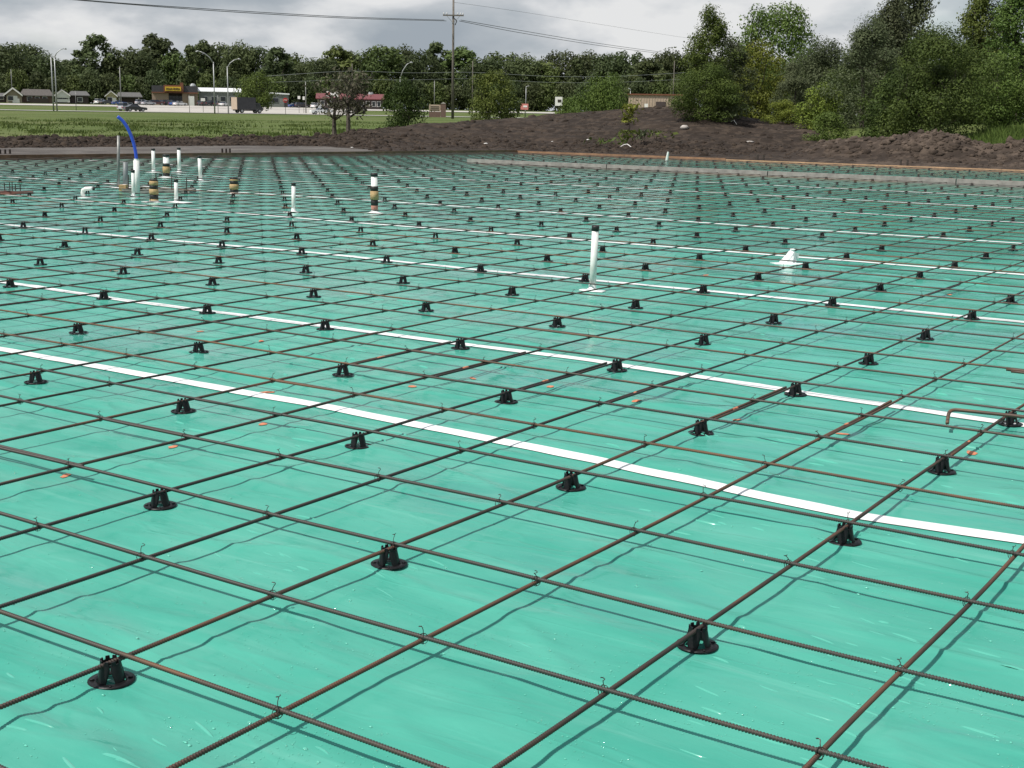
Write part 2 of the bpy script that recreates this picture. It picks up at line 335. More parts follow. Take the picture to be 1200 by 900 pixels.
def sheet_mat():
    m = bpy.data.materials.new('green_vapour_sheet'); m.use_nodes = True; t = m.node_tree; b = t.nodes['Principled BSDF']
    co = N(t, 'ShaderNodeTexCoord'); P = co.outputs['Object']
    def noise(scale, det=4, sc=(1, 1, 1), rough=.55, dist=0.):
        mp = N(t, 'ShaderNodeMapping'); mp.inputs['Scale'].default_value = sc; t.links.new(P, mp.inputs[0])
        n = N(t, 'ShaderNodeTexNoise'); n.inputs['Scale'].default_value = scale; n.inputs['Detail'].default_value = det; n.inputs['Roughness'].default_value = rough; n.inputs['Distortion'].default_value = dist
        t.links.new(mp.outputs[0], n.inputs['Vector']); return n.outputs['Fac']
    def rng(v, a_, b_, c_=0., d_=1.):
        r = N(t, 'ShaderNodeMapRange', interpolation_type='SMOOTHSTEP')
        for k, x in zip((1, 2, 3, 4), (a_, b_, c_, d_)): r.inputs[k].default_value = x
        t.links.new(v, r.inputs[0]); return r.outputs[0]
    def mix(f, A, B):
        n = N(t, 'ShaderNodeMix', data_type='RGBA')
        for k, v in ((0, f), (6, A), (7, B)):
            if isinstance(v, (tuple, float)): n.inputs[k].default_value = v if k == 0 else (*v, 1)
            else: t.links.new(v, n.inputs[k])
        return n.outputs[2]
    c = mix(rng(noise(1.3, 5, (1, 2.6, 1)), .3, .7), (.056, .306, .234), (.084, .352, .273))
    sheen_streak = rng(noise(3.2, 4, (.35, 3.4, 1), dist=.6), .52, .78)  # pale bands of whitish sheen painted into the sheet colour
    c = mix(M2('MULTIPLY', sheen_streak, .40, t), c, (.165, .44, .36))
    wet = rng(noise(.62, 4, (.55, 1.5, 1), dist=.5), .50, .66)
    c = mix(M2('MULTIPLY', wet, .36, t), c, (.036, .225, .185))
    # dark dirt specks
    at_ = N(t, 'ShaderNodeAttribute', attribute_name='specks')
    spk = M2('MULTIPLY', rng(noise(95, 3, (1, 1, 1), .7), .60, .70), M2('MULTIPLY', at_.outputs['Fac'], rng(noise(9, 3), .45, .62), t), t)
    c = mix(spk, c, (.035, .10, .075))
    silt_sheen = rng(noise(.9, 6, (1, 1.6, 1), .65), .60, .75)  # grey-green patches: some silt, mostly wet sheen painted as colour
    c = mix(M2('MULTIPLY', silt_sheen, .20, t), c, (.20, .285, .225))
    film = rng(noise(.28, 5, (.7, 1.4, 1), .6), .52, .70)  # broad pale patches, also sheen painted into the base colour
    c = mix(M2('MULTIPLY', film, .14, t), c, (.17, .30, .245))
    am = N(t, 'ShaderNodeAttribute', attribute_name='mud')
    mk = rng(M2('ADD', am.outputs['Fac'], M2('MULTIPLY', M2('SUBTRACT', noise(3.5, 5), .5, t), .9, t), t), .30, .62)
    c = mix(M2('MULTIPLY', mk, .6, t), c, (.13, .115, .09))
    t.links.new(c, b.inputs['Base Color'])
    r = M2('ADD', M2('MULTIPLY', M2('SUBTRACT', 1., wet, t), .06, t), M2('MULTIPLY', noise(14, 4), .05, t), t)
    t.links.new(M2('ADD', M2('ADD', r, .02, t), M2('MULTIPLY', mk, .35, t), t), b.inputs['Roughness'])
    t.links.new(M2('ADD', M2('MULTIPLY', wet, .17, t), .028, t), b.inputs['Specular IOR Level'])
    def ridge(sc_, st, w, dist):
        n_ = M2('ABSOLUTE', M2('SUBTRACT', noise(sc_, 2, st, .45, dist), .5, t), None, t); return rng(n_, 0., w, 1., 0.)
    crease = M2('ADD', M2('MULTIPLY', ridge(1.1, (.55, 2.0, 1), .022, .9), .30, t), M2('MULTIPLY', ridge(2.3, (.4, 2.2, 1), .020, .6), .15, t), t)
    h = M2('ADD', M2('ADD', crease, M2('MULTIPLY', noise(5, 4, (.6, 2.6, 1), dist=.8), .7, t), t), M2('MULTIPLY', noise(30, 3, (.7, 1.8, 1)), .16, t), t)
    bp = N(t, 'ShaderNodeBump'); bp.inputs['Strength'].default_value = .17; bp.inputs['Distance'].default_value = .02
    t.links.new(h, bp.inputs['Height']); t.links.new(bp.outputs[0], b.inputs['Normal'])
    return m
M['sheet'] = sheet_mat()
FQ = FQ[keep]
sheet = link('ground_sheet', npmesh('ground_sheet', V, FQ, M['sheet'], True, {'mud': mud.ravel(), 'specks': sp.ravel()}))
tag(sheet, kind='structure'); sheet['label'] = 'glossy wet green plastic sheet spread over the whole slab area'
for T in TAPES:                                                   # taped seams
    x0 = T[3]; xs = np.unique(np.concatenate([np.arange(max(x0, -30), -8, .25), np.arange(-8, 3.5, .05)]))
    yc = tape_y(T, xs)+fbm(xs*2.3, xs*0+T[0], 2, 9)*.03; w = T[2]*(.5+.05*fbm(xs*3, xs*0+3, 2, 2))
    kx = xs > xedge(yc); xs, yc, w = xs[kx], yc[kx], w[kx]
    rows = [np.stack([xs, yc+w*f, sheet_z(xs, yc+w*f)+.0045+(0.0015 if abs(f) < .5 else 0)], 1) for f in (-1, -.4, .4, 1)]
    n = len(xs); Vt = np.concatenate(rows); i = np.arange(n-1)
    Fq = np.concatenate([np.stack([k*n+i, k*n+i+1, (k+1)*n+i+1, (k+1)*n+i], 1) for k in range(3)])
    link('seam_tape', npmesh('seam_tape', Vt, Fq, M['tape']), sheet)
# sharp little crinkles standing up in the film
def crinkles():
    g = np.random.default_rng(23); Vw, Fw = [], []; K = 9; nb = 0
    centres = [(-.45, -.35, .5), (-.2, -.6, .4), (.9, .9, .5), (1.2, 1.6, .4), (.5, 2.3, .6), (-.9, 1.1, .5), (-2.2, 2.6, .8), (-.3, 3.6, .8), (.4, 5.6, .8), (-3.5, 4.0, 1.), (-1.6, 6.5, 1.2), (1.0, 3.6, .6), (-5, 6.5, 1.3), (-2.5, 9.5, 2), (-7.5, 10.5, 2), (-1, 11, 2)]
    for (cx_, cy_, sp_) in centres:
        for _ in range(17):
            x, y = g.normal(cx_, sp_*.6), g.normal(cy_, sp_*.35); d = math.hypot(x-CAM[0], y-CAM[1])
            if min(abs(y-float(tape_y(T, x))) for T in TAPES) < .16: continue
            ln = g.uniform(.02, .13)*min(2.2, .6+d/7); w = g.uniform(.003, .0065)*min(2, .6+d/8); h = w*g.uniform(.5, 1.05); a0 = g.normal(-.12, .14); cv = g.normal(0, .28)
            tt = np.linspace(-1, 1, K); a_ = a0+cv*tt*.5; px_ = x+np.cumsum(np.cos(a_))*ln/K; py_ = y+np.cumsum(np.sin(a_))*ln/K; e = np.sqrt(np.maximum(0, 1-tt**2))
            zb = sheet_z(px_, py_)-.0012; nx, ny = -np.sin(a_), np.cos(a_)
            for f, hz in ((-1, 0), (-.45, .75), (0, 1), (.45, .75), (1, 0)):
                Vw.append(np.stack([px_+nx*w*f*(.3+.7*e), py_+ny*w*f*(.3+.7*e), zb+h*hz*e+.0004], 1))
            for r_ in range(4):
                for k in range(K-1): Fw.append((nb+r_*K+k, nb+r_*K+k+1, nb+(r_+1)*K+k+1, nb+(r_+1)*K+k))
            nb += 5*K
    return np.concatenate(Vw), np.array(Fw)
cw_, cf_ = crinkles()
o_ = link('wrinkle', npmesh('wrinkle', cw_, cf_, mat('wet_film_crease', (.085, .37, .285), .16, .5)), sheet); o_['kind'] = 'stuff'
def sz(x, y): return float(sheet_z(np.array([x]), np.array([y]))[0])
def tape_patch(x, y, w, d, rz, parent=sheet, z=.006):
    mb = MB(); n = 10; pts = []
    for k in range(n):                                            # ragged patch, corners lifted a little
        w_ = 2*math.pi*k/n; q = 1/max(abs(math.cos(w_)), abs(math.sin(w_)))
        a_, b_ = math.cos(w_)*q*w/2*rnd.uniform(.85, 1.05), math.sin(w_)*q*d/2*rnd.uniform(.85, 1.05)
        pts.append((x+a_*math.cos(rz)-b_*math.sin(rz), y+a_*math.sin(rz)+b_*math.cos(rz)))
    mb.add([(x, y, z+.012)]+[(p[0], p[1], z) for p in pts]+[(p[0], p[1], z-.004) for p in pts],
           [(0, k+1, (k+1) % n+1) for k in range(n)]+[(k+1, n+k+1, n+(k+1) % n+1, (k+1) % n+1) for k in range(n)])
    return mb.obj('tape_patch', M['tape'], parent)
for (x, y) in [(-2.48, 1.25), (-2.5, 1.88), (-2.5, 2.48), (-3.03, 3.06), (-2.49, 3.70), (-1.84, 4.19), (-1.24, 4.15), (-.03, 4.12), (.62, 4.13), (-.6, 4.09), (-2.36, 4.13),
               (-4.9, 4.3), (-4.26, 4.27), (-3.58, 9.86), (-1.19, 10.0), (-8.17, 6.24)]:
    mb = MB(); n = 11; a_, b_ = rnd.uniform(.030, .048), rnd.uniform(.018, .03); ro = rnd.uniform(0, 3)
    pts = []
    for k in range(n):
        w_ = 2*math.pi*k/n; q = rnd.uniform(.7, 1.15)
        px_, py_ = x+q*(a_*math.cos(w_)*math.cos(ro)-b_*math.sin(w_)*math.sin(ro)), y+q*(a_*math.cos(w_)*math.sin(ro)+b_*math.sin(w_)*math.cos(ro))
        pts.append((px_, py_, sz(px_, py_)+.003))
    mb.add([(x, y, sz(x, y)+.004)]+pts, [(0, k+1, (k+1) % n+1) for k in range(n)])
    mb.obj('paint_mark', M['orange'], sheet)
# water beads on the sheet
nd = 9000
dr = np.sqrt(np.random.default_rng(4).uniform(0, 1, nd)); rg = np.random.default_rng(5)
pxs = rg.uniform(-150, 1350, nd); pys = 900-600*rg.uniform(0, 1, nd)**1.5+40
G = np.array([ground(p, q) for p, q in zip(pxs, pys)])
cl = fbm(G[:, 0]*1.7, G[:, 1]*2.6, 3, 77) > -.02
G = G[cl]; rad = rg.uniform(.0008, .0021, len(G))*(1+1.2*(rg.uniform(0, 1, len(G)) > .95))
ring = [(1, 0.), (.8, .38), (.42, .56)]
vs, fs = [], []
n = 6
zs = sheet_z(G[:, 0], G[:, 1])
base = np.arange(len(G))*(3*n+1)
for q in range(n):
    pass
tv = [(math.cos(2*math.pi*q/n+.3*k)*r_, math.sin(2*math.pi*q/n+.3*k)*r_, z_) for k, (r_, z_) in enumerate(ring) for q in range(n)]+[(0, 0, .62)]
tv = np.array(tv); sq = np.stack([rg.uniform(.8, 1.9, len(G)), rg.uniform(.7, 1.2, len(G)), np.ones(len(G))], 1)
Vd = (tv[None]*(rad[:, None]*sq)[:, None, :]+np.stack([G[:, 0], G[:, 1], zs+.0012], 1)[:, None]).reshape(-1, 3)
tf = []
for k in range(2):
    for q in range(n): tf += [(k*n+q, k*n+(q+1) % n, (k+1)*n+(q+1) % n), (k*n+q, (k+1)*n+(q+1) % n, (k+1)*n+q)]
tf += [(2*n+q, 2*n+(q+1) % n, 3*n) for q in range(n)]
Fd = (np.array(tf)[None]+base[:, None, None]).reshape(-1, 3)
md = mat('water_bead', (.12, .48, .37), .07, .6)
tag(link('water_drops', npmesh('water_drops', Vd, Fd, md)), 'small water beads scattered over the green plastic sheet', 'water', kind='stuff')

# ------------------------------------------------------------------ reinforcing mat: bars in two layers
DI = {-5: .039, -4: .057, -3: .051, -2: -.019, -1: -.004, 0: -.006, 1: -.003, 2: -.002}
DJ = {0: .004, 1: -.010, 2: -.022, 3: .053, 4: -.004, 5: .002, 6: .034, 7: -.004, 8: -.006}
ZA, ZB, RB = .0575, .0712, .0066
def jit(a_, b_, k): return (vnoise(np.array([a_*1.7+.3]), np.array([b_*2.3+.7]), k)[0]-.5)*2
def xline(i, seg): return S*(i+DI.get(i, jit(i, seg, 40)*.03)), jit(i, seg, 41)*.0026   # offset, slope
def yline(j, seg): return SY*(j+DJ.get(j, jit(j, seg, 42)*.03)), jit(j, seg, 43)*.0026
LA, LB = 6.6, 6.12
YA = [(-1.8+5.6*k, -1.8+5.6*k+LA) for k in range(8)]
XB = [(-2.98-5.49*k, -2.98-5.49*k+LB) for k in range(6)]
def ax(i, y):                                                      # x of A line i at y
    for k, (a_, b_) in enumerate(YA):
        if a_ <= y < b_-.4 or k == 7:
            o, s_ = xline(i, k); return o+s_*(y-(a_+b_)/2)+(.0075 if k % 2 else -.0075)
def by(j, x):
    for k, (a_, b_) in enumerate(XB):
        if a_ <= x <= b_ or k == 5:
            o, s_ = yline(j, k); return o+s_*(x-(a_+b_)/2)+(.0075 if k % 2 else -.0075)
def bar_mesh(name, Lb, m, lod, seed):
    r = random.Random(seed); mb = MB()
    if lod == 0:                                                   # deformed bar: ribs every 9 mm
        n = 8; xs = []; rs = []; x = 0
        while x < Lb:
            xs += [x, x+.0028, x+.0046, x+.0070]; rs += [RB*.86, RB*.86, RB*1.16, RB*1.16]; x += .0092
    elif lod == 1: n = 7; xs = list(np.linspace(0, Lb, 40)); rs = [RB]*40
    else: n = 5; xs = list(np.linspace(0, Lb, 12)); rs = [RB]*12
    ph = [r.uniform(0, 6) for _ in range(4)]
    dy = lambda x: .0065*math.sin(x*1.3+ph[0])+.0030*math.sin(x*3.1+ph[1])
    dz = lambda x: .0012*math.sin(x*2.57+ph[2])
    xa = np.array(xs)-Lb/2; c = np.stack([xa, [dy(x) for x in xs], [dz(x) for x in xs]], 1); rs = np.array(rs)
    w = 2*np.pi*np.arange(n)/n
    V_ = np.stack([np.repeat(c[:, 0], n), (c[:, 1, None]+rs[:, None]*np.cos(w)).ravel(), (c[:, 2, None]+rs[:, None]*np.sin(w)).ravel()], 1)
    K = len(xs); i = (np.arange(K-1)[:, None]*n+np.arange(n)).ravel(); j = (np.arange(K-1)[:, None]*n+(np.arange(n)+1) % n).ravel()
    Fq = np.stack([i, j, j+n, i+n], 1)
    V_ = np.concatenate([V_, [c[0]-[.001, 0, 0], c[-1]+[.001, 0, 0]]])
    q = np.arange(n); e0 = np.stack([(q+1) % n, q, q*0+K*n, q*0+K*n], 1); e1 = np.stack([(K-1)*n+q, (K-1)*n+(q+1) % n, q*0+K*n+1, q*0+K*n+1], 1)
    me = bpy.data.meshes.new(name); me.from_pydata(V_.tolist(), [], Fq.tolist()+[t_[:3] for t_ in e0.tolist()]+[t_[:3] for t_ in e1.tolist()])
    me.materials.append(m); me.polygons.foreach_set('use_smooth', [True]*len(me.polygons)); me.update(); return me
BM = {}
for ly, Lb, m in (('A', LA, M['rebar_low_shaded']), ('B', LB, M['rebar_top'])):
    for lod in (0, 1, 2): BM[ly, lod] = [bar_mesh('rebar', Lb, m, lod, 10*lod+s_) for s_ in range(3)]
cand = []
def score(P0, P1):
    t = np.linspace(0, 1, 61)[:, None]; P = P0+(P1-P0)*t; x, y, d = pix(P)
    ok = (x > -130) & (x < 1330) & (y > -50) & (y < 1000)
    if not ok.any(): return 0, 99
    dx = np.hypot(np.diff(x), np.diff(y)); dx = np.where(ok[1:] & np.isfinite(dx), dx, 0)
    return float((dx*F*2*RB/np.where(np.isfinite(d[1:]), d[1:], 1e9)).sum()), float(np.nanmin(np.where(ok, d, np.nan)))
for i in range(-54, 7):
    for k, (a_, b_) in enumerate(YA):
        y1 = min(b_, 40.15); y0 = a_
        X = S*i
        if X < xedge(y0)+.1:
            y0 = max(y0, 40.3-(-26.2-X)/.249+.3)
        if y1-y0 < .5: continue
        o, s_ = xline(i, k); x = o+(.0075 if k % 2 else -.0075)
        sc, dm = score(np.array([x, y0, ZA]), np.array([x, y1, ZA]))
        if sc > 0: cand.append((sc, 'A', i, k, x, s_, y0, y1, dm))
for j in range(-4, 66):
    for k, (a_, b_) in enumerate(XB):
        Y = SY*j
        if Y > 40.1: continue
        x0 = max(a_, xedge(Y)+.08); x1 = b_
        if x1-x0 < .5: continue
        o, s_ = yline(j, k); y = o+(.0075 if k % 2 else -.0075)
        sc, dm = score(np.array([x0, y, ZB]), np.array([x1, y, ZB]))
        if sc > 0: cand.append((sc, 'B', j, k, y, s_, x0, x1, dm))
cand.sort(reverse=True)
ORD = 'first second third fourth fifth sixth seventh eighth ninth tenth eleventh twelfth thirteenth fourteenth fifteenth sixteenth seventeenth eighteenth nineteenth twentieth twenty-first twenty-second twenty-third'.split()
farbars = MB()
segname = ['nearest length', 'second length away', 'third length away']
for n, (sc, ly, q, k, o, s_, a_, b_, dm) in enumerate(cand):
    mid = (a_+b_)/2
    if n >= 297:                                                  # the faint far remainder as one mass
        P = [(o, a_, ZA), (o, b_, ZA)] if ly == 'A' else [(a_, o, ZB), (b_, o, ZB)]
        farbars.tube(P, RB, 4); continue
    full = abs((b_-a_)-(LA if ly == 'A' else LB)) < .01
    lod = 0 if dm < 6.2 else (1 if dm < 16 else 2)
    me = BM[ly, lod][(q*7+k*3) % 3] if full else bar_mesh('rebar', b_-a_, M['rebar_low_shaded' if ly == 'A' else 'rebar_top'], lod, q)
    if ly == 'A': ob = link('rebar', me, None, (o, mid, ZA), math.pi/2+(-s_))
    else: ob = link('rebar', me, None, (mid, o, ZB), s_)
    if ly == 'A':
        if k == 0 and -5 <= q <= 3:
            lab = f'lower-layer rusty rebar running away from camera, {ORD[3-q]} such line counted from the right edge'
        elif k == 1 and -16 <= q <= 3:
            lab = f'lower-layer rebar, next length beyond the orange lap marks, {ORD[3-q]} line from the right edge'
        elif k == 2 and -16 <= q <= 3: lab = f'lower-layer rebar, second length beyond the orange lap marks, {ORD[3-q]} line from the right edge'
        else:
            lm_ = [('the lone tall white pipe', -3.91), ('the foam-wrapped white pipe', -11.14), ('the lone stubby foam-wrapped pipe', -16.0), ('the leaning capped pipe', -19.6), ('the small wrapped pipe at the back', -22.3)]
            nm_, x_ = [l for l in lm_ if l[1] > S*q][-1] if S*q < -3.91 else ('the right edge', 1.6)
            lab = f'lower-layer rebar, {ORD[min(19, max(0, int((x_-S*q)/S)))]} line left of {nm_}, {ORD[k]} length away'
    else:
        if k == 0 and 0 <= q <= 19:
            lab = f'upper-layer rusty ribbed rebar crossing right of the lap joints, {ORD[q]} cross line from the front'
        elif k == 1 and 1 <= q <= 19:
            lab = f'upper-layer rusty rebar crossing left of the lap joints, {ORD[q-1]} such line from the front'
        elif k == 2 and 4 <= q <= 23: lab = f'upper-layer rusty rebar, second length left of the lap joints, {ORD[q-4]} such line from the front'
        else:
            tn_ = sum(T[0] < SY*q for T in TAPES); y_ = TAPES[tn_-1][0] if tn_ else -3
            lab = f'upper-layer rebar, {ORD[min(22, int((SY*q-y_)/SY))]} line beyond the {ORD[max(0, tn_-1)]} white stripe, {ORD[k]} length leftward'
    tag(ob, lab, 'rebar', 'reinforcing bars of the mat')
    if ly == 'A' and k == 0 and -5 <= q <= 2:                       # sprayed lap marks on the bar itself
        c_ = (4.10 if k == 0 else 4.28)+.05*math.sin(q*3.)-mid; mbp = MB(); w_ = rnd.uniform(.018, .04)
        mbp.tube([(c_-w_, 0, 0), (c_-w_*.4, .0002, 0), (c_+w_*.5, 0, 0), (c_+w_, 0, 0)], [RB*1.02, RB*1.22, RB*1.22, RB*1.02], 8)
        mbp.obj('paint_mark', M['orange'], ob)
tag(farbars.obj('far_rebar', M['rebar_low_shaded']), 'thin reinforcing bars in the farthest part of the mat', 'rebar', kind='stuff')
# hooked dowels lying on the mat at the right
def hook(pts, r, label):
    sm = []
    for k in range(len(pts)-1):
        for t in np.linspace(0, 1, 30 if k else 10, endpoint=False): sm.append(np.array(pts[k])*(1-t)+np.array(pts[k+1])*t)
    sm.append(np.array(pts[-1])); sm = np.array(sm)
    for _ in range(14): sm[1:-1] = (sm[:-2]+sm[1:-1]*2+sm[2:])/4
    o = MB().tube(sm.tolist(), r, 9).obj('hooked_rebar', M['rust'], None, True); tag(o, label, 'rebar', 'hooked bars at the right of the mat')
hook([(.395, 4.47, .055), (.345, 4.665, .088), (.70, 4.70, .092), (1.9, 4.72, .094)], .0095, 'thick rusty L-hooked bar lying on the mat near the second white tape stripe')
hook([(.30, 6.02, .092), (.8, 6.05, .092), (1.8, 6.06, .092)], .011, 'short thick rusty bar end poking in at the right beyond the hooked bar')
hook([(.335, 5.995, .086), (.8, 6.015, .086), (1.8, 6.03, .086)], .008, 'thinner dark bar lying against the short thick bar end')

# ------------------------------------------------------------------ rebar chairs
def chair_parts():
    base = MB().lathe([(.040, .0015), (.0645, .0005), (.0655, .0035), (.041, .0055), (.040, .0015)], 26)
    for a_ in (0, 1, 2, 3):
        w = a_*math.pi/2; base.box((.052*math.cos(w), .052*math.sin(w), .0065), (.014, .004, .004), w)
    legs = []
    for k in range(4):
        mb = MB(); ws = []; c = math.pi/4+k*math.pi/2; nz, na = 6, 5
        for side in (0, 1):
            for z in range(nz):
                t = z/(nz-1); R_ = .0395-.0105*t-side*.0035; half = math.radians(24.5+20*min(1, t/.82))
                half = min(half, math.radians(44.5))
                for a_ in range(na):
                    w = c+half*(2*a_/(na-1)-1); ws.append((R_*math.cos(w), R_*math.sin(w), .004+.050*t))
        g = lambda s_, z, a_: s_*nz*na+z*na+a_
        fs_ = []
        for z in range(nz-1):
            for a_ in range(na-1):
                fs_ += [(g(0, z, a_), g(0, z, a_+1), g(0, z+1, a_+1), g(0, z+1, a_)), (g(1, z, a_+1), g(1, z, a_), g(1, z+1, a_), g(1, z+1, a_+1))]
            fs_ += [(g(0, z, 0), g(0, z+1, 0), g(1, z+1, 0), g(1, z, 0)), (g(0, z+1, na-1), g(0, z, na-1), g(1, z, na-1), g(1, z+1, na-1))]
        mb.add(ws, fs_); legs.append(mb)
    top = MB().lathe([(.0245, .049), (.0290, .049), (.0285, .056), (.0245, .056), (.0245, .049)], 20)
    for k in range(4):                                            # prongs either side of the bar slots
        for dw in (-.42, .42):
            w = math.pi/4+k*math.pi/2+dw*1.0
            top.box((.0265*math.cos(w), .0265*math.sin(w), .0605), (.0045, .013, .010), w, .85)
    return base, legs, top
cb_, cl_, ct_ = chair_parts()
me_base = cb_.mesh('base', M['chair'], True); me_legs = [l.mesh('leg', M['chair'], True) for l in cl_]; me_top = ct_.mesh('saddle', M['chair'])
allc = MB()
for p_ in [cb_]+cl_+[ct_]: allc.add(p_.v, p_.f)
me_chair = allc.mesh('rebar_chair', M['chair'])
lo = MB().lathe([(.0645, .001), (.0645, .005), (.040, .005)], 10)
for k in range(4):
    c = math.pi/4+k*math.pi/2; q = []
    for z, R_, h in ((.004, .0385, .42), (.054, .029, .74), (.068, .027, .45)):
        for w in (c-h, c+h): q.append((R_*math.cos(w), R_*math.sin(w), z))
    lo.add(q, [(0, 1, 3, 2), (2, 3, 5, 4)])
me_lo = lo.mesh('rebar_chair', M['chair'])
CH = []
for i in range(-53, 8, 2):
    for j in range(0, 66, 2):
        y = by(j, S*i)-.035; x = ax(i, y)
        if y > 39.9 or x < xedge(y)+.25: continue
        if rnd.random() < .025 and y > 8: continue
        px_, py_, d = pix((x, y, .03))
        if not np.isfinite(d) or not (-30 < px_ < 1230 and 100 < py_ < 930): continue
        CH.append((float(d), i, j, x+rnd.uniform(-.004, .004), y+rnd.uniform(-.012, .012), float(px_), float(py_)))
CH.sort()
vis_rows = {}
for c in CH:
    if 0 < c[5] < 1200 and c[6] < 895: vis_rows.setdefault(c[2], []).append(c)
rank = {}
rowsort = sorted(vis_rows)
for rn, j in enumerate(rowsort):
    for n, c in enumerate(sorted(vis_rows[j], key=lambda c: c[5])): rank[c[1], c[2]] = (rn, n, len(vis_rows[j]))
proto = None; nfar = MB()
for n, (d, i, j, x, y, px_, py_) in enumerate(CH):
    rz = rnd.choice((0, 1, 2, 3))*math.pi/2+math.radians(46)+rnd.uniform(-.16, .16)
    if n >= 298:
        c, s_ = math.cos(rz), math.sin(rz)
        nfar.add([(x+v[0]*c-v[1]*s_, y+v[0]*s_+v[1]*c, v[2]) for v in lo.v], lo.f); continue
    rk = rank.get((i, j))
    if rk and rk[0] < 20 and min(rk[1], rk[2]-1-rk[1]) < 20:
        if rk[2] == 1: lab = f'black plastic rebar chair, the only one in the row nearest the camera'
        else: lab = f'black plastic rebar chair, {ORD[rk[1]] if rk[1] < 20 else ORD[rk[2]-1-rk[1]]} from the {"left" if rk[1] < 20 else "right"} in the {ORD[rk[0]]} row back'
    elif rk is None: lab = 'black plastic rebar chair just past the picture edge'
    else: lab = 'small black rebar chair in the distant rows of the mat'
    if n < 70:
        if proto is None:
            o = empty('rebar_chair', lab, 'rebar chair', (x, y, .003), rz, 'black chairs holding up the rebar mat')
            link('base', me_base, o); [link('leg', m_, o) for m_ in me_legs]; link('saddle', me_top, o); proto = o
        else:
            o = dup(proto); o.location = (x, y, .003); o.rotation_euler = (rnd.uniform(-.012, .012), rnd.uniform(-.012, .012), rz)
    else: o = link('rebar_chair', me_chair if d < 14 else me_lo, None, (x, y, 0), rz)
    tag(o, lab, 'rebar chair', 'black chairs holding up the rebar mat')
tag(nfar.obj('far_rebar_chair', M['chair']), 'tiny black rebar chairs in the farthest rows of the mat', 'rebar chair', kind='stuff')

# ------------------------------------------------------------------ tie wires on the crossings
def tie_mesh(seed, low=False):
    r = random.Random(seed); mb = MB(); zc = ZB
    if low:
        mb.tube([(.006, .004, .004), (.010+r.uniform(-.01, .01), .006, .018), (.012+r.uniform(-.012, .012), .004, .034)], .0022, 3); return mb
    pts = []
    for k in range(13):                                            # strand saddle-wrapped over both bars
        w = 2*math.pi*k/12; pts.append((.0115*math.cos(w), .0115*math.cos(w)*.8, .0165*math.sin(w)-.007))
    mb.tube(pts, .0013, 4)
    pts = [(p[0], -p[1], p[2]*1.03) for p in pts]; mb.tube(pts, .0013, 4)
    h = r.uniform(.010, .022); lean = r.uniform(-.012, .012); c = r.uniform(0, 6)
    tail = [(0, 0, .010), (lean*.3, .002, .010+h*.5), (lean, .003, .010+h)]
    for k in range(7):
        w = k/6*5.2; tail.append((lean+.0055*(math.cos(w+c)-math.cos(c)), .003+.0055*(math.sin(w+c)-math.sin(c)), .010+h+.0012*k))
    mb.tube(tail, .0014, 4); return mb
TM = [tie_mesh(s_).mesh('wire_tie', M['wire']) for s_ in range(5)]
TL = [tie_mesh(s_, True) for s_ in range(5)]
TI = []
for i in range(-30, 7):
    for j in range(-2, 42):
        if i % 2 and j % 2 == 0 and rnd.random() < .7: continue
        if rnd.random() < .06 and (j > 5 or i < -5): continue
        y = by(j, S*i); x = ax(i, y); px_, py_, d = pix((x, y, ZB))
        if not np.isfinite(d) or d > 25 or not (-60 < px_ < 1260 and py_ < 950): continue
        TI.append((float(d), x, y))
TI.sort(); fart = MB()
for n, (d, x, y) in enumerate(TI):
    rz = rnd.uniform(0, 6.28)
    if n < 290:
        o = link('wire_tie', TM[n % 5], None, (x, y, ZB), rnd.choice((0, math.pi/2, math.pi, -math.pi/2))+rnd.uniform(-.2, .2))
        tag(o, 'thin twisted wire tie with a curled tail binding two crossing bars', 'wire tie', 'wire ties on the bar crossings')
    else:
        m_ = TL[n % 5]; c, s_ = math.cos(rz), math.sin(rz); fart.add([(x+v[0]*c-v[1]*s_, y+v[0]*s_+v[1]*c, ZB+v[2]) for v in m_.v], m_.f)
tag(fart.obj('far_wire_tie', M['wire']), 'tiny wire ties on the crossings of the far mat', 'wire tie', kind='stuff')

# ------------------------------------------------------------------ pipes standing out of the sheet
def pipe(name, base, top, dia, label, cat='pipe', m='pvc', cap=.07, wrap=None, primer=False, patch=None, capm='cap', hollow=False, group='pipes standing up through the sheet'):
    b = ground(*base); d = math.hypot(b[0]-CAM[0], b[1]-CAM[1]); tp = at(top[0], top[1], d)
    o = empty(name, label, cat, (b[0], b[1], 0), 0, group); t = tp-np.array([b[0], b[1], 0]); r = dia/2
    h = t[2]; P = lambda z: (t[0]*z/h, t[1]*z/h, z)
    zt = h-cap if cap else h
    mb = MB(); mb.tube([P(-.03), P(zt)], r, 18)
    if hollow: mb.tube([P(zt-.001), P(zt+.03)], [r*.82, r*.82], 18, False)
    mb.obj('tube', M[m], o, True)
    if cap: MB().tube([P(zt), P(zt+.004), P(zt+.005), P(h-.006), P(h)], [r*1.02, r*1.02, r*1.13, r*1.13, r*1.0], 18).obj('cap', M[capm], o, True)
    for (z0, z1, mm, rr) in wrap or []:
        MB().tube([P(z0*h), P(z0*h+.004), P((z0+z1)/2*h), P(z1*h-.004), P(z1*h)], [r*1.05, r*rr, r*rr*1.03, r*rr, r*1.05], 18).obj('foam_wrap' if mm == 'foam' else ('tape_band' if mm == 'cap' else 'primer_stain'), M[mm], o, True)
    if patch:
        p_ = tape_patch(0, 0, patch[0]*.72, patch[1]*.72, patch[2], o)
        MB().lathe([(r*1.02, .07), (r*1.12, .03), (r*1.6, .017), (r*2.0, .010)], 14).obj('tape_collar', M['tape'], o, True)
    return o
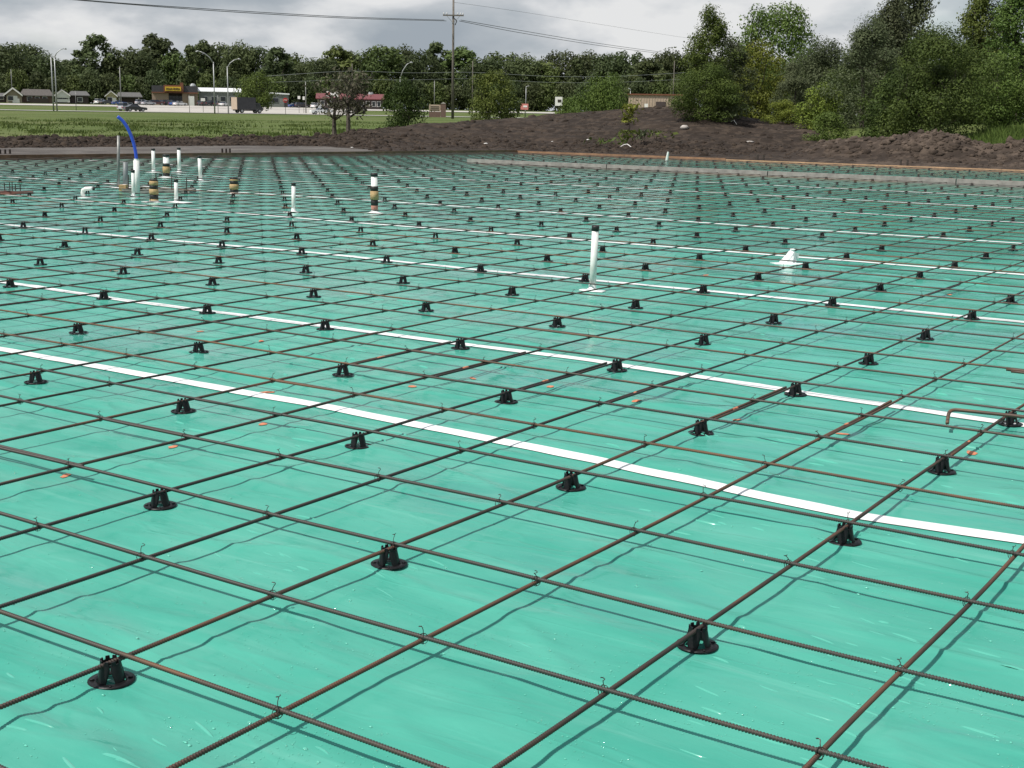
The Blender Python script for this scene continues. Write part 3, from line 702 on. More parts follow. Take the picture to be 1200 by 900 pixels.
pipe('vent_pipe', (694, 341), (698, 264.5), .062, 'tall white pipe with black cap, standing alone mid-mat by the third tape stripe', cap=.048, patch=(.34, .20, .1))
pipe('vent_pipe', (344, 249), (344, 214), .062, 'short white capped pipe standing alone left of the foam-wrapped white pipe', cap=.05, patch=(.42, .3, .1))
pipe('drain_pipe', (439, 250), (438.5, 203), .10, 'white pipe with tan foam wrap and black tape bands below its black cap', cap=.05, patch=(.42, .3, 0),
     wrap=[(.08, .20, 'primer', 1.08), (.20, .34, 'cap', 1.14), (.34, .56, 'foam', 1.30), (.56, .68, 'cap', 1.18)])
pipe('sleeve_pipe', (160.5, 230), (159.8, 188), .105, 'thick white open pipe that the blue hose rises from', cap=0, hollow=True)
pipe('vent_pipe', (156.3, 231), (155.8, 199), .058, 'thin white capped pipe close in front of the hose sleeve', cap=.05, patch=(.34, .3, 0))
pipe('steel_pipe', (138.6, 220), (138.8, 159), .055, 'tall thin grey steel pipe left of the blue hose', m='steel_post', cap=0)
pipe('conduit', (147, 220), (147, 190), .095, 'short grey plastic conduit between the grey steel pipe and the blue hose', m='grey_pvc', cap=0, patch=(1.3, .6, .2))
pipe('vent_pipe', (180, 202), (179.4, 174), .082, 'white capped pipe at the back, left of the pair flanking the small wrapped pipe', cap=.05, patch=(.5, .4, 0))
pipe('vent_pipe', (210.3, 202), (209.4, 173), .082, 'white capped pipe at the back, right of the small wrapped pipe', cap=.05, patch=(.5, .4, 0))
pipe('drain_pipe', (195, 208), (194.6, 181), .135, 'white pipe with dark foam-wrapped foot between two capped pipes at the back', cap=.05, patch=(.5, .4, 0),
     wrap=[(.05, .2, 'cap', 1.1), (.2, .48, 'foam', 1.18), (.48, .62, 'cap', 1.15)])
pipe('drain_pipe', (180.5, 237), (180, 210), .12, 'stubby foam-wrapped pipe banded in black tape, beside the wooden box-out', cap=.03, patch=(.6, .4, 0),
     wrap=[(.04, .14, 'foam', 1.22), (.14, .34, 'cap', 1.15), (.34, .58, 'foam', 1.26), (.58, .74, 'cap', 1.15), (.74, .93, 'foam', 1.22)])
pipe('vent_pipe', (206.5, 237), (206.3, 210), .062, 'white capped pipe just right of the stubby banded pipe', cap=.05, patch=(.8, .4, 0))
pipe('vent_pipe', (235.2, 212), (233.6, 182.5), .078, 'leaning white capped pipe standing apart at the back of the group', cap=.05, patch=(.9, .5, .3))
pipe('drain_pipe', (274.5, 228), (274, 208), .13, 'stubby tan foam-wrapped pipe standing alone between the white pipes', cap=.04, patch=(.3, .25, 0),
     wrap=[(.05, .14, 'primer', 1.1), (.14, .30, 'cap', 1.14), (.30, .62, 'foam', 1.25), (.62, .80, 'cap', 1.14), (.8, .9, 'foam', 1.2)])
# blue hose
b0 = ground(160.5, 230); dh = math.hypot(b0[0]-CAM[0], b0[1]-CAM[1])
hp = [at(160.2, 200, dh), at(160, 188, dh), at(159, 178, dh), at(156.5, 167, dh), at(153, 157, dh), at(148.5, 148, dh), at(143.5, 141, dh), at(137.5, 136.5, dh)]
hs = []
for k in range(len(hp)-1):
    for t in np.linspace(0, 1, 5, endpoint=False): hs.append(hp[k]*(1-t)+hp[k+1]*t)
hs.append(hp[-1]); hs = np.array(hs)
for _ in range(3): hs[1:-1] = (hs[:-2]+2*hs[1:-1]+hs[2:])/4
tag(MB().tube(hs.tolist(), .029, 10).obj('water_hose', M['blue'], None, True), 'bright blue hose arching up out of the thick white sleeve pipe', 'hose')
# white elbow fitting lying beside its tape patch
b = ground(99, 231); o = empty('pipe_elbow', 'white bent pipe end with dark opening lying low on the sheet at left', 'pipe fitting', (b[0], b[1], 0), YAW)
tape_patch(.06, 0, .30, .35, 0, o)
MB().tube([(-.02, 0, 0), (-.03, 0, .07), (-.02, 0, .12), (.03, 0, .145), (.12, -.01, .15), (.155, -.01, .15)], .035, 12).obj('bend', M['pvc'], o, True)
MB().tube([(.150, -.01, .15), (.185, -.01, .15)], .032, 12).obj('cap', M['cap'], o, True)
# pipe stub wrapped in white film
b = ground(923, 309); o = empty('bagged_pipe', 'pipe stub wrapped in crumpled white plastic film with a loose tail', 'wrapped pipe', (b[0], b[1], 0), YAW); o.scale = (.95, .95, .82)
tape_patch(-.01, -.02, .36, .22, .1, o); mb = MB(); n = 16; pr = []
for k, (z, r_) in enumerate([(0, .10), (.03, .085), (.07, .07), (.11, .055), (.15, .038), (.175, .022), (.195, .03), (.20, .004)]):
    for q in range(n):
        w = 2*math.pi*q/n; f = r_*(1+.20*rnd.uniform(-1, 1)*(z > 0)); pr.append((f*math.cos(w)+.25*z, f*math.sin(w), z+rnd.uniform(-.004, .004)))
mb.add(pr, [(k*n+q, k*n+(q+1) % n, (k+1)*n+(q+1) % n, (k+1)*n+q) for k in range(7) for q in range(n)]); mb.obj('film', M['bag'], o)
mb = MB(); pr = []
for k in range(5):
    for q in range(4): pr.append((.035+.022*k, -.02+.014*q+rnd.uniform(-.01, .01), .155-.012*k*(1+.6*(q-1.5))+rnd.uniform(-.012, .012)))
mb.add(pr, [(k*4+q, k*4+q+1, k*4+q+5, k*4+q+4) for k in range(4) for q in range(3)]+[(k*4+q+4, k*4+q+5, k*4+q+1, k*4+q) for k in range(0)])
mb.obj('film_tail', M['bag'], o)
# wooden box-out with rods
b = ground(187, 225); o = empty('box_out', 'low grey timber box-out with upright rods behind the banded pipe', 'timber form', (b[0], b[1], 0), YAW)
for (x, y, w, d_) in ((0, -.3, 1.25, .05), (0, .3, 1.25, .05), (-.6, 0, .05, .55), (.6, 0, .05, .55)): MB().box((x, y, .03), (w*.9, d_, .06)).obj('board', M['grey_wood'], o)
for (x, y, h) in ((-.52, -.22, .32), (-.12, .2, .34), (.28, -.2, .33), (.45, .22, .26), (.0, -.24, .30)): MB().tube([(x, y, 0), (x+.01, y, h)], .009, 6).obj('rod', M['stake'], o)
MB().box((-.66, -.05, .07), (.13, .15, .11)).obj('block', M['foam'], o)
# stub bars at far left with a red board
b = ground(8, 228); o = empty('starter_bars', 'cluster of upright starter bars over a reddish board at far left', 'starter bars', (b[0], b[1], 0), YAW)
for x in (-.03, .06, .10, .16, .24): MB().tube([(x, 0, 0), (x+rnd.uniform(-.01, .01), 0, .21+rnd.uniform(-.02, .02))], .0085, 6).obj('bar', M['stake'], o)
MB().box((.02, -.05, .04), (.9, .05, .05), .12).obj('board', mat('red_stained_board', (.17, .06, .045), .7, var=.3), o)

# ------------------------------------------------------------------ form boards and the loose plank
def board(p, q, h, th, m, name, label, cat, group, z0=0.):
    p, q = Vector((*p, 0)), Vector((*q, 0)); d = q-p; o = MB().box((0, 0, z0+h/2), (d.length-.012, th, h)).obj(name, M[m]); o.location = (p+q)/2; o.rotation_euler = (0, 0, math.atan2(d.y, d.x))
    return tag(o, label, cat, group)
xs = [-26.3, -21.6, -17.6, -13.1, -8.4, -3.8, .8, 5.4]
labs = ['dark wet form board at the far corner of the slab', 'brown wet form board, next to the corner board on the far edge', 'bright orange new form board where the bright stretch of the far edge begins',
        'orange form board before the two stakes on the far edge', 'orange form board between the two pairs of stakes on the far edge', 'orange form board on the far edge at the picture border', 'orange form board on the far edge past the picture border']
for k in range(7):
    y0, y1 = 40.34+.05*math.sin(k*2.1), 40.34+.05*math.sin((k+1)*2.1)
    board((xs[k], y0), (xs[k+1], y1), (.085 if k > 1 else .12), .04, 'new_wood' if k > 1 else 'aged_wood', 'form_board', labs[k], 'form board', 'form boards along the slab edge')
ys = [40.3, 35.6, 31, 26.3, 21.5, 16.5, 11.5]
labs = ['dark form board on the left edge running from the far corner', 'dark form board on the left edge, second from the far corner', 'dark form board on the left edge, third from the far corner',
        'dark form board on the left edge behind the pipe group', 'dark rusty form board on the left edge at the picture border', 'dark form board on the left edge past the picture border']
for k in range(6): board((xedge(ys[k])-.05, ys[k]), (xedge(ys[k+1])-.05, ys[k+1]), .15, .045, 'old_wood', 'form_board', labs[k], 'form board', 'form boards along the slab edge')
for g, (px_, label) in enumerate(((942, 'pair of short dark stakes left of centre on the orange boards'), (1085, 'pair of short dark stakes near the right end of the orange boards'))):
    b = ground(px_, 188 if g == 0 else 195); o = empty('form_stakes', label, 'stakes', (b[0], 40.48, 0), 0, 'stakes holding the form boards')
    for x in (-.1, .12): MB().box((x, 0, .12), (.05, .05, .30), 0, .9).obj('stake', M['stake'], o)
for px_, label in ((14, 'three dark stakes behind the left form at the picture border'), (273, 'three dark stakes behind the left form near the back pipes')):
    b = ground(px_, 186 if px_ < 100 else 184); o = empty('form_stakes', label, 'stakes', (b[0]-.3, b[1], 0), YAW+.9, 'stakes holding the form boards')
    for x in (-.16, 0, .15): MB().box((x, 0, .12), (.05, .05, .28), 0, .9).obj('stake', M['stake'], o)
for k, (a_, b_) in enumerate(((-21.75, -16.9), (-16.88, -12.0), (-11.98, -7.1), (-7.08, -2.2), (-2.18, 2.7))):
    board((a_, 30.9+.03*(k % 2)), (b_, 30.9+.03*((k+1) % 2)), .15, .09, 'grey_wood', 'screed_plank',
          ['grey plank set on edge across the far mat, its free left end', 'grey plank on edge, second from its free left end', 'grey plank on edge, third from the free left end', 'grey plank on edge crossing the mat at the right border', 'grey plank on edge past the right border'][k], 'plank', 'grey planks laid end to end across the mat')
b = ground(781, 190); o = tag(MB().tube([(0, 0, 0), (.02, 0, .15), (.05, 0, .34)], [.05, .045, .03], 8).obj('marker_stub', M['pvc']), 'small white leaning marker stub at the far form board', 'marker'); o.location = (b[0], b[1], 0)

# ------------------------------------------------------------------ terrain
def hdir(px):
    r = XD+(px-600)/F*XR+(450-horizon(px))/F*XU; n = math.hypot(r[0], r[1]); return r[0]/n, r[1]/n
def dform(px):
    dx, dy = hdir(px); t1 = (40.34-CAM[1])/dy if dy > 0 else 1e9
    # left line: x = -26.2-(40.3-y)*.249  ->  x-.249*y = -26.2-10.035
    k = dx-.249*dy; t2 = (-36.235-CAM[0]+.249*CAM[1])/k if k < 0 else 1e9
    if t1 < 0: t1 = 1e9
    return min(t1, t2)
T_PX = [-300, 0, 100, 200, 300, 380, 430, 480, 560, 640, 740, 800, 830, 870, 900, 960, 1100, 1500]
def tab(px, v): return np.interp(px, T_PX, v)
C_D = [54, 52, 53, 55, 57, 59, 61, 66, 72, 75, 76, 75, 74, 73, 72, 70, 68, 68]            # distance of the soil crest
C_Y = [158, 157.5, 159, 160, 160, 158.5, 152.5, 147, 142, 135.5, 127.5, 125.5, 129, 139, 144, 148, 146, 146]   # its picture row
G_E = [49, 48, 49, 51, 53, 53, 50, 40, 40, 40, 40, 40, 40, 40, 40, 40, 40, 40]            # end of the gravel pad
B_PX = [-300, 920, 960, 1000, 1050, 1080, 1100, 1122, 1150, 1175, 1200, 1260, 1500]
B_Z = [0, 0, .50, .70, .84, .92, .92, .80, .58, .52, .74, .88, .7]
FAR_D = [0, 95, 200, 290, 330, 420, 470, 700]; FAR_Z = [.1, .1, .12, .12, .2, 1.15, 1.55, 1.9]
cols = np.concatenate([np.arange(-300, -20, 4), np.arange(-20, 1220, 1.6), np.arange(1220, 1501, 4)])
ds = np.concatenate([np.arange(36, 80, .16), np.arange(80, 110, .5), 110*1.035**np.arange(0, 56)])
hd = np.array([hdir(p) for p in cols]); dfm = np.array([dform(p) for p in cols]); hz = np.array([horizon(p) for p in cols])
D, PX = np.meshgrid(ds, cols, indexing='ij'); DF = np.broadcast_to(dfm, D.shape); HZ = np.broadcast_to(hz, D.shape)
TX = CAM[0]+D*hd[None, :, 0]; TY = CAM[1]+D*hd[None, :, 1]
cd_ = tab(PX, C_D); cz = CAM[2]-(tab(PX, C_Y)-HZ)*cd_/F; ge = tab(PX, G_E)
base = np.interp(D, FAR_D, FAR_Z)+.04*fbm(TX*.06, TY*.06, 3, 2)*np.minimum(D/60, 3)
st = np.maximum(ge, DF+1.5)
t = np.clip((D-st)/np.maximum(cd_-st, 1), 0, 1)
wl = ss(470, 400, PX)                                              # 1 = steep little windrow at the left, 0 = long ramp
mz = cz*((1-wl)*(.15*t+.85*ss(.12, 1., t))+wl*ss(.15, .95, t))
mz = np.where(D > cd_, .12+(cz-.12)*np.exp(-((D-cd_)/(1.7*wl+6*(1-wl)))**2), mz)
bz = np.interp(PX, B_PX, B_Z); bd = DF+4.2; bw = 1.55+.35*fbm(TX*.3, TY*.3, 2, 5)
berm = bz*np.exp(-np.abs((D-bd)/bw)**2.2)*(1+.55*fbm(TX*.55, TY*.55, 2, 12))
soil_h = np.maximum(mz, 0)
ruts = (1-wl)*ss(DF+3, DF+9, D)*(.20*fbm(TX*.16+TY*.05, TY*.75-TX*.12, 3, 6)+.09*np.clip(np.abs(fbm(TX*.4, TY*1.5, 2, 16))*5-.3, -1, 1))*ss(cd_+14, cd_-2, D)
pt = ss(-.05, .22, fbm(TX*.13, TY*.13, 3, 33)); rough = .025+.13*pt*(1-wl)+.24*wl*ss(.2, .7, t)*ss(4.5, 2, D-cd_)+.34*np.minimum(1, berm)
rough = rough*np.where(D < ge, .25, 1)*ss(0, 1.5, D-DF)
lump = .9*fbm(TX*2.9, TY*2.9, 5, 21, .74)+.5*fbm(TX*.9, TY*.9, 2, 24)+.7*np.maximum(0, fbm(TX*5.5, TY*5.5, 2, 27))
fade = ss(cd_+16, cd_+5, D)
Z = np.maximum(base*ss(DF, DF+1, D)+.03, soil_h*1.0)+berm+ruts+rough*lump*(.25+.75*fade)*np.where(D > 100, .2, 1)
Z = np.where(D < DF+.12, -.08, Z)
V = np.stack([TX.ravel(), TY.ravel(), Z.ravel()], 1)
nr, nc = D.shape
# soil / gravel / grass by place
gr_start = np.where(PX < 480, cd_+2.0, np.where(PX < 830, cd_+9, np.where(PX < 960, 80, bd+3.2+0*PX)))+2.2*fbm(TX*.5, TY*.5, 3, 9)
cls = np.where(D > gr_start, 2, np.where((D < ge+.9*fbm(TX*.6, TY*.6, 3, 19)) & (PX < 470), 1, 0))
a = (np.arange(nr-1)[:, None]*nc+np.arange(nc-1)[None]).ravel(); FQ = np.stack([a, a+1, a+1+nc, a+nc], 1)
fc = cls.ravel()[a]
dry = np.clip(np.minimum(1, berm*1.6)*(.8+fbm(TX*.9, TY*.9, 3, 61))+.45*ss(.08, .30, fbm(TX*.10, TY*.22, 3, 62))*ss(700, 860, PX), 0, 1)
def tz(px, d):
    i = np.interp(d, ds, np.arange(len(ds))); j = np.interp(px, cols, np.arange(len(cols)))
    i0, j0 = int(i), int(j); i1, j1 = min(i0+1, nr-1), min(j0+1, nc-1); u, v = i-i0, j-j0
    return float((Z[i0, j0]*(1-v)+Z[i0, j1]*v)*(1-u)+(Z[i1, j0]*(1-v)+Z[i1, j1]*v)*u)
def spot(px, d, dz=0.):
    dx, dy = hdir(px); return np.array([CAM[0]+dx*d, CAM[1]+dy*d, tz(px, d)+dz])
def face_rz(px):
    dx, dy = hdir(px); return math.atan2(-dx, dy)
def ppm(px, d):                                                   # metres per picture pixel across the view
    return float(np.linalg.norm(at(px+5, horizon(px), d)[:2]-at(px-5, horizon(px), d)[:2]))/10
def ground_mat(name, cols_, scales, rough=.95, bump=.6, bs=14, bd_=.05):
    m = bpy.data.materials.new(name); m.use_nodes = True; t_ = m.node_tree; b_ = t_.nodes['Principled BSDF']
    co = N(t_, 'ShaderNodeTexCoord'); prev = None
    for k, (c, s_) in enumerate(zip(cols_[1:], scales)):
        n = N(t_, 'ShaderNodeTexNoise'); n.inputs['Scale'].default_value = s_; n.inputs['Detail'].default_value = 6; n.inputs['Roughness'].default_value = .65
        t_.links.new(co.outputs['Object'], n.inputs['Vector'])
        r = N(t_, 'ShaderNodeMapRange', interpolation_type='SMOOTHSTEP'); r.inputs[1].default_value = .46; r.inputs[2].default_value = .62; t_.links.new(n.outputs['Fac'], r.inputs[0])
        mx_ = N(t_, 'ShaderNodeMix', data_type='RGBA'); t_.links.new(r.outputs[0], mx_.inputs[0])
        if prev is None: mx_.inputs[6].default_value = (*cols_[0], 1)
        else: t_.links.new(prev, mx_.inputs[6])
        mx_.inputs[7].default_value = (*c, 1); prev = mx_.outputs[2]
    if name == 'dark_soil':
        at_ = N(t_, 'ShaderNodeAttribute', attribute_name='dry'); mx_ = N(t_, 'ShaderNodeMix', data_type='RGBA'); t_.links.new(M2('MULTIPLY', at_.outputs['Fac'], .8, t_), mx_.inputs[0])
        hs_ = N(t_, 'ShaderNodeHueSaturation'); hs_.inputs['Value'].default_value = 2.5; hs_.inputs['Saturation'].default_value = .9; t_.links.new(prev, hs_.inputs['Color']); t_.links.new(prev, mx_.inputs[6]); t_.links.new(hs_.outputs[0], mx_.inputs[7]); prev = mx_.outputs[2]
    t_.links.new(prev, b_.inputs['Base Color']); b_.inputs['Roughness'].default_value = rough; b_.inputs['Specular IOR Level'].default_value = .2
    n = N(t_, 'ShaderNodeTexNoise'); n.inputs['Scale'].default_value = bs; n.inputs['Detail'].default_value = 5; t_.links.new(co.outputs['Object'], n.inputs['Vector'])
    bp = N(t_, 'ShaderNodeBump'); bp.inputs['Strength'].default_value = bump; bp.inputs['Distance'].default_value = bd_
    t_.links.new(n.outputs['Fac'], bp.inputs['Height']); t_.links.new(bp.outputs[0], b_.inputs['Normal']); return m
M['soil'] = ground_mat('dark_soil', [(.0235, .0172, .0130), (.036, .0262, .0195), (.053, .039, .029)], [.5, 2.2])
M['gravel'] = ground_mat('grey_gravel', [(.105, .096, .088), (.14, .128, .116), (.075, .066, .06)], [.8, .35])
M['grass'] = ground_mat('mown_grass', [(.076, .110, .025), (.097, .131, .032), (.062, .088, .022), (.11, .128, .045)], [.08, .4, .05], bump=.8, bs=6, bd_=.15)
for k, (nm, mm, lb) in enumerate((('soil_mound', 'soil', 'dark freshly dug soil heaped behind the slab'), ('gravel_ground', 'gravel', 'grey gravel pad behind the left form'), ('grass_field', 'grass', 'green grass field between the soil and the road'))):
    fk = FQ[fc == k]; us, inv = np.unique(fk, return_inverse=True)
    tag(link(nm, npmesh(nm, V[us], inv.reshape(-1, 4), M[mm], True, {'dry': dry.ravel()[us]})), kind='structure')
mb = MB(); n = 64
vs = [(CAM[0], CAM[1], -.35)]+[(CAM[0]+r_*math.cos(2*math.pi*q/n), CAM[1]+r_*math.sin(2*math.pi*q/n), z_) for r_, z_ in ((34, -.30), (140, -.3), (5000, -.3)) for q in range(n)]
fs = [(0, 1+q, 1+(q+1) % n) for q in range(n)]+[(1+k*n+q, 1+(k+1)*n+q, 1+(k+1)*n+(q+1) % n, 1+k*n+(q+1) % n) for k in range(2) for q in range(n)]
tag(MB().add(vs, fs).obj('ground', M['grass']), kind='structure')
# roads and paved lots laid over the grass
def ribbon(name, m, pxs, d0f, d1f, dz, nd=6, kind='structure'):
    g = []
    for p_ in pxs:
        for k in range(nd):
            d = d0f(p_)+(d1f(p_)-d0f(p_))*k/(nd-1); g.append(spot(p_, d, dz))
    n = len(pxs); Vr = np.array(g); i = (np.arange(n-1)[:, None]*nd+np.arange(nd-1)).ravel()
    o = link(name, npmesh(name, Vr, np.stack([i, i+nd, i+nd+1, i+1], 1), M[m], False)); return tag(o, kind=kind)
f_ = lambda v: (lambda p_: v)
ribbon('road', 'road', list(range(-300, 660, 10)), f_(276), f_(296), .10)
ribbon('street', 'conc', list(range(-300, 660, 10)), f_(398), lambda p_: 440+0*p_, .10, 8)
ribbon('parking_lot', 'conc', list(range(146, 421, 5)), f_(303), f_(466), .06, 24)
# clods on the soil, in one heap nobody could count
rg = np.random.default_rng(9); N_ = 9000
ico = []
gph = (1+5**.5)/2
iv = np.array([(-1, gph, 0), (1, gph, 0), (-1, -gph, 0), (1, -gph, 0), (0, -1, gph), (0, 1, gph), (0, -1, -gph), (0, 1, -gph), (gph, 0, -1), (gph, 0, 1), (-gph, 0, -1), (-gph, 0, 1)])/1.9
it = np.array([(0, 11, 5), (0, 5, 1), (0, 1, 7), (0, 7, 10), (0, 10, 11), (1, 5, 9), (5, 11, 4), (11, 10, 2), (10, 7, 6), (7, 1, 8), (3, 9, 4), (3, 4, 2), (3, 2, 6), (3, 6, 8), (3, 8, 9), (4, 9, 5), (2, 4, 11), (6, 2, 10), (8, 6, 7), (9, 8, 1)])
cp = []
while len(cp) < N_:
    px_ = rg.uniform(-60, 1290); d = rg.uniform(42, 79)
    j = int(np.clip(np.interp(px_, cols, np.arange(nc)), 0, nc-1)); i = int(np.interp(d, ds, np.arange(nr)))
    if cls[i, j] != 0 or d < dfm[j]+.8: continue
    w = .05+.35*pt[i, j]+min(1, berm[i, j]*1.6)+.8*wl[i, j]*(t[i, j] > .2)
    if rg.uniform() > w: continue
    s_ = rg.choice([.04, .06, .09, .14, .2], p=[.34, .36, .22, .07, .01])*rg.uniform(.8, 1.2)
    cp.append((*spot(px_, d, -.15*s_), s_, dry[i, j]))
cp = np.array(cp)
Vc = iv[None]*(cp[:, 3, None, None]*rg.uniform(.6, 1.25, (N_, 12, 1)))*np.stack([rg.uniform(.8, 1.4, N_), rg.uniform(.8, 1.4, N_), rg.uniform(.6, 1., N_)], 1)[:, None]+cp[:, None, :3]
Fc = (it[None]+12*np.arange(N_)[:, None, None]).reshape(-1, 3)
tag(link('soil_clods', npmesh('soil_clods', Vc.reshape(-1, 3), Fc, M['soil'], False, {'dry': np.repeat(cp[:, 4], 12)})), 'loose clods of dark earth strewn over the soil heaps', 'soil', kind='stuff')
# grass blades and weeds along the field edge
def blades(name, n, fpx, fd, hgt, wid, m, seed, label):
    r = np.random.default_rng(seed); P = []
    while len(P) < n:
        px_ = r.uniform(*fpx); d = fd[0]+(fd[1]-fd[0])*r.uniform()**1.6
        j = int(np.clip(np.interp(px_, cols, np.arange(nc)), 0, nc-1)); i = int(np.interp(d, ds, np.arange(nr)))
        if cls[i, j] != 2: continue
        c = fbm(np.array([px_*.02]), np.array([d*.12]), 3, seed)[0]
        if r.uniform() > .45+3*c: continue
        P.append((*spot(px_, d, -.03), max(.3, 1+3.2*c)))
    P = np.array(P); a_ = r.uniform(0, 2*np.pi, n); h = hgt*P[:, 3]*r.uniform(.5, 1.2, n); w = wid*r.uniform(.7, 1.4, n); l = r.uniform(0, .5, n)*h; b_ = r.uniform(0, 2*np.pi, n)
    dx, dy = np.cos(a_)*w/2, np.sin(a_)*w/2; tx, ty = np.cos(b_)*l, np.sin(b_)*l
    z0 = P[:, 2]
    Vb = np.stack([np.stack([P[:, 0]-dx, P[:, 1]-dy, z0], 1), np.stack([P[:, 0]+dx, P[:, 1]+dy, z0], 1), np.stack([P[:, 0]+dx*.6+tx*.5, P[:, 1]+dy*.6+ty*.5, z0+h*.6], 1), np.stack([P[:, 0]+tx, P[:, 1]+ty, z0+h], 1)], 1).reshape(-1, 3)
    Fb = np.arange(4*n).reshape(n, 4); tint = np.repeat(r.uniform(0, 1, n), 4)
    return tag(link(name, npmesh(name, Vb, Fb, L[m], False, {'tint': tint})), label, 'grass', kind='stuff')
blades('grass', 20000, (-80, 500), (52, 150), .10, .07, 'grass', 3, 'rough uncut grass along the near edge of the green field')
blades('weeds', 1500, (-80, 480), (54, 130), .17, .10, 'mid', 6, 'taller dark weeds in patches along the field edge')

# ------------------------------------------------------------------ trees
def tree_geo(seed, H, R, style, nleaf, leaf, low=.2, wisp=0., aspect=1., nl=None):
    """trunk MB and leaf arrays; style round / tall / wisp / bush"""
    r = random.Random(seed); g = np.random.default_rng(seed); tr = MB(); tips = []
    tr_r = max(.035, H*.017)*(1.2 if style != 'bush' else .6)
    def env(z):
        z /= H
        if z > .96: return 0
        return R*max(.10, {'round': math.sqrt(max(0, 1-((z-.58)/.44)**2)), 'tall': min(1, (1-z)*2.2+.1), 'wisp': min(1, (1-z)*1.5+.06), 'spire': min(.9, (1-z)*1.2+.03), 'bush': math.sqrt(max(0, 1-((z-.35)/.66)**2))}[style])
    def limb(p, d, l, r0, lev):
        k = 4 if lev < 2 else 3; pts = [p]; q = Vector(p)
        for s_ in range(k):
            d = (d+Vector((r.uniform(-.25, .25), r.uniform(-.25, .25), r.uniform(-.05, .22 if style != 'wisp' else .12)))).normalized(); q = q+d*l/k
            if lev and s_ and math.hypot(q.x, q.y) > .86*env(q.z): break
            pts.append(q.copy())
        k = len(pts)-1
        tr.tube(pts, [r0*(1-.62*s_/k) for s_ in range(k+1)], 6 if lev < 1 else 4, False)
        if lev >= 1: tips.append((pts[-1], lev)); tips.append((pts[len(pts)//2], lev))
        if lev < 2:
            for s_ in range(r.randint(3, 5) if lev else 5):
                a_ = r.uniform(0, 6.28); i = r.randint(1, k); e = Vector((math.cos(a_), math.sin(a_), r.uniform(.15, .8))).normalized()
                limb(pts[i], (e+d*.4).normalized(), l*r.uniform(.4, .62), r0*.42, lev+1)
    n0 = 1 if style in ('round', 'tall', 'wisp', 'spire') else 4
    for s_ in range(n0):
        a_ = r.uniform(0, 6.28); lean = .06 if n0 == 1 else .45
        limb(Vector((0, 0, -.15)), Vector((math.cos(a_)*lean, math.sin(a_)*lean, 1)).normalized(), H*(.70 if style != 'bush' else .5), tr_r, 0)
    # clump centres through the crown's envelope, some at limb tips
    cs = []; nl = {'round': 74, 'tall': 70, 'wisp': 80, 'spire': 130, 'bush': 60}[style] if nl is None else nl
    for k in range(nl*6):
        if len(cs) >= nl: break
        z = r.uniform(low, 1); 
        prof = {'round': math.sqrt(max(0, 1-((z-.58)/.44)**2)), 'tall': min(1, (1-z)*2.2+.15)*min(1, (z-low)/.15+.4), 'wisp': min(1, (1-z)*1.5+.08)*min(1, (z-low)/.2+.45), 'spire': min(.9, (1-z)*1.2+.05), 'bush': math.sqrt(max(0, 1-((z-.35)/.66)**2))}[style]
        a_ = r.uniform(0, 6.28); q = R*prof*math.sqrt(r.uniform(.12, 1))*r.uniform(.75, 1.08)
        cs.append((q*math.cos(a_), q*math.sin(a_)*aspect, z*H*.97, r.uniform(.20, .36)*R*({'round': 1.15, 'bush': 1.15, 'spire': .95-.62*z}.get(style, .72))))
    tp = [t_ for t_, l_ in tips if t_.z > low*H]; r.shuffle(tp)
    for t_ in tp[:int(nl*(.4 if style != 'wisp' else .9))]: 
        z = t_.z/H; pr = 1.05*R*max(.12, {'round': math.sqrt(max(0, 1-((z-.58)/.44)**2)), 'tall': min(1, (1-z)*2.2+.1), 'wisp': min(1, (1-z)*1.5+.06), 'spire': min(.9, (1-z)*1.2+.03), 'bush': math.sqrt(max(0, 1-((z-.35)/.66)**2))}[style]) if z < 1.02 else 0
        if math.hypot(t_.x, t_.y) < pr: cs.append((t_.x, t_.y, t_.z, r.uniform(.12, .24)*R))
    cs = np.array(cs); wgt = cs[:, 3]**2; wgt = wgt/wgt.sum()
    ci = g.choice(len(cs), nleaf, p=wgt); u = g.normal(size=(nleaf, 3)); u /= np.linalg.norm(u, axis=1)[:, None]
    rad_ = cs[ci, 3]*(g.uniform(.25, 1, nleaf)**.5)*(1+wisp*g.uniform(-.3, 1.0, nleaf))
    u[:, 2] *= .78
    C = cs[ci, :3]+u*rad_[:, None]
    if style == 'wisp': C[:, 2] -= g.uniform(0, .25, nleaf)*cs[ci, 3]
    C[:, 2] = np.maximum(C[:, 2], .04)
    nrm = u*1.0+g.normal(size=(nleaf, 3))*.42+np.array([0, 0, .45]); nrm /= np.linalg.norm(nrm, axis=1)[:, None]
    up = g.normal(size=(nleaf, 3)); a_ = np.cross(nrm, up); a_ /= np.linalg.norm(a_, axis=1)[:, None]; b_ = np.cross(nrm, a_)
    s_ = leaf*g.uniform(.55, 1.35, nleaf)[:, None]; asp = (.62 if style != 'wisp' else .42)
    Vl = np.stack([C-a_*s_*.5, C-b_*s_*asp*.45+a_*s_*.05, C+a_*s_*.6, C+b_*s_*asp*.45+a_*s_*.05], 1).reshape(-1, 3)
    lobe = g.uniform(-.28, .28, len(cs))
    tint = np.clip(g.normal(.5, .11, nleaf)+lobe[ci], 0, 1)
    return tr, Vl, np.arange(4*nleaf).reshape(-1, 4), np.repeat(tint, 4)
TREES = {}
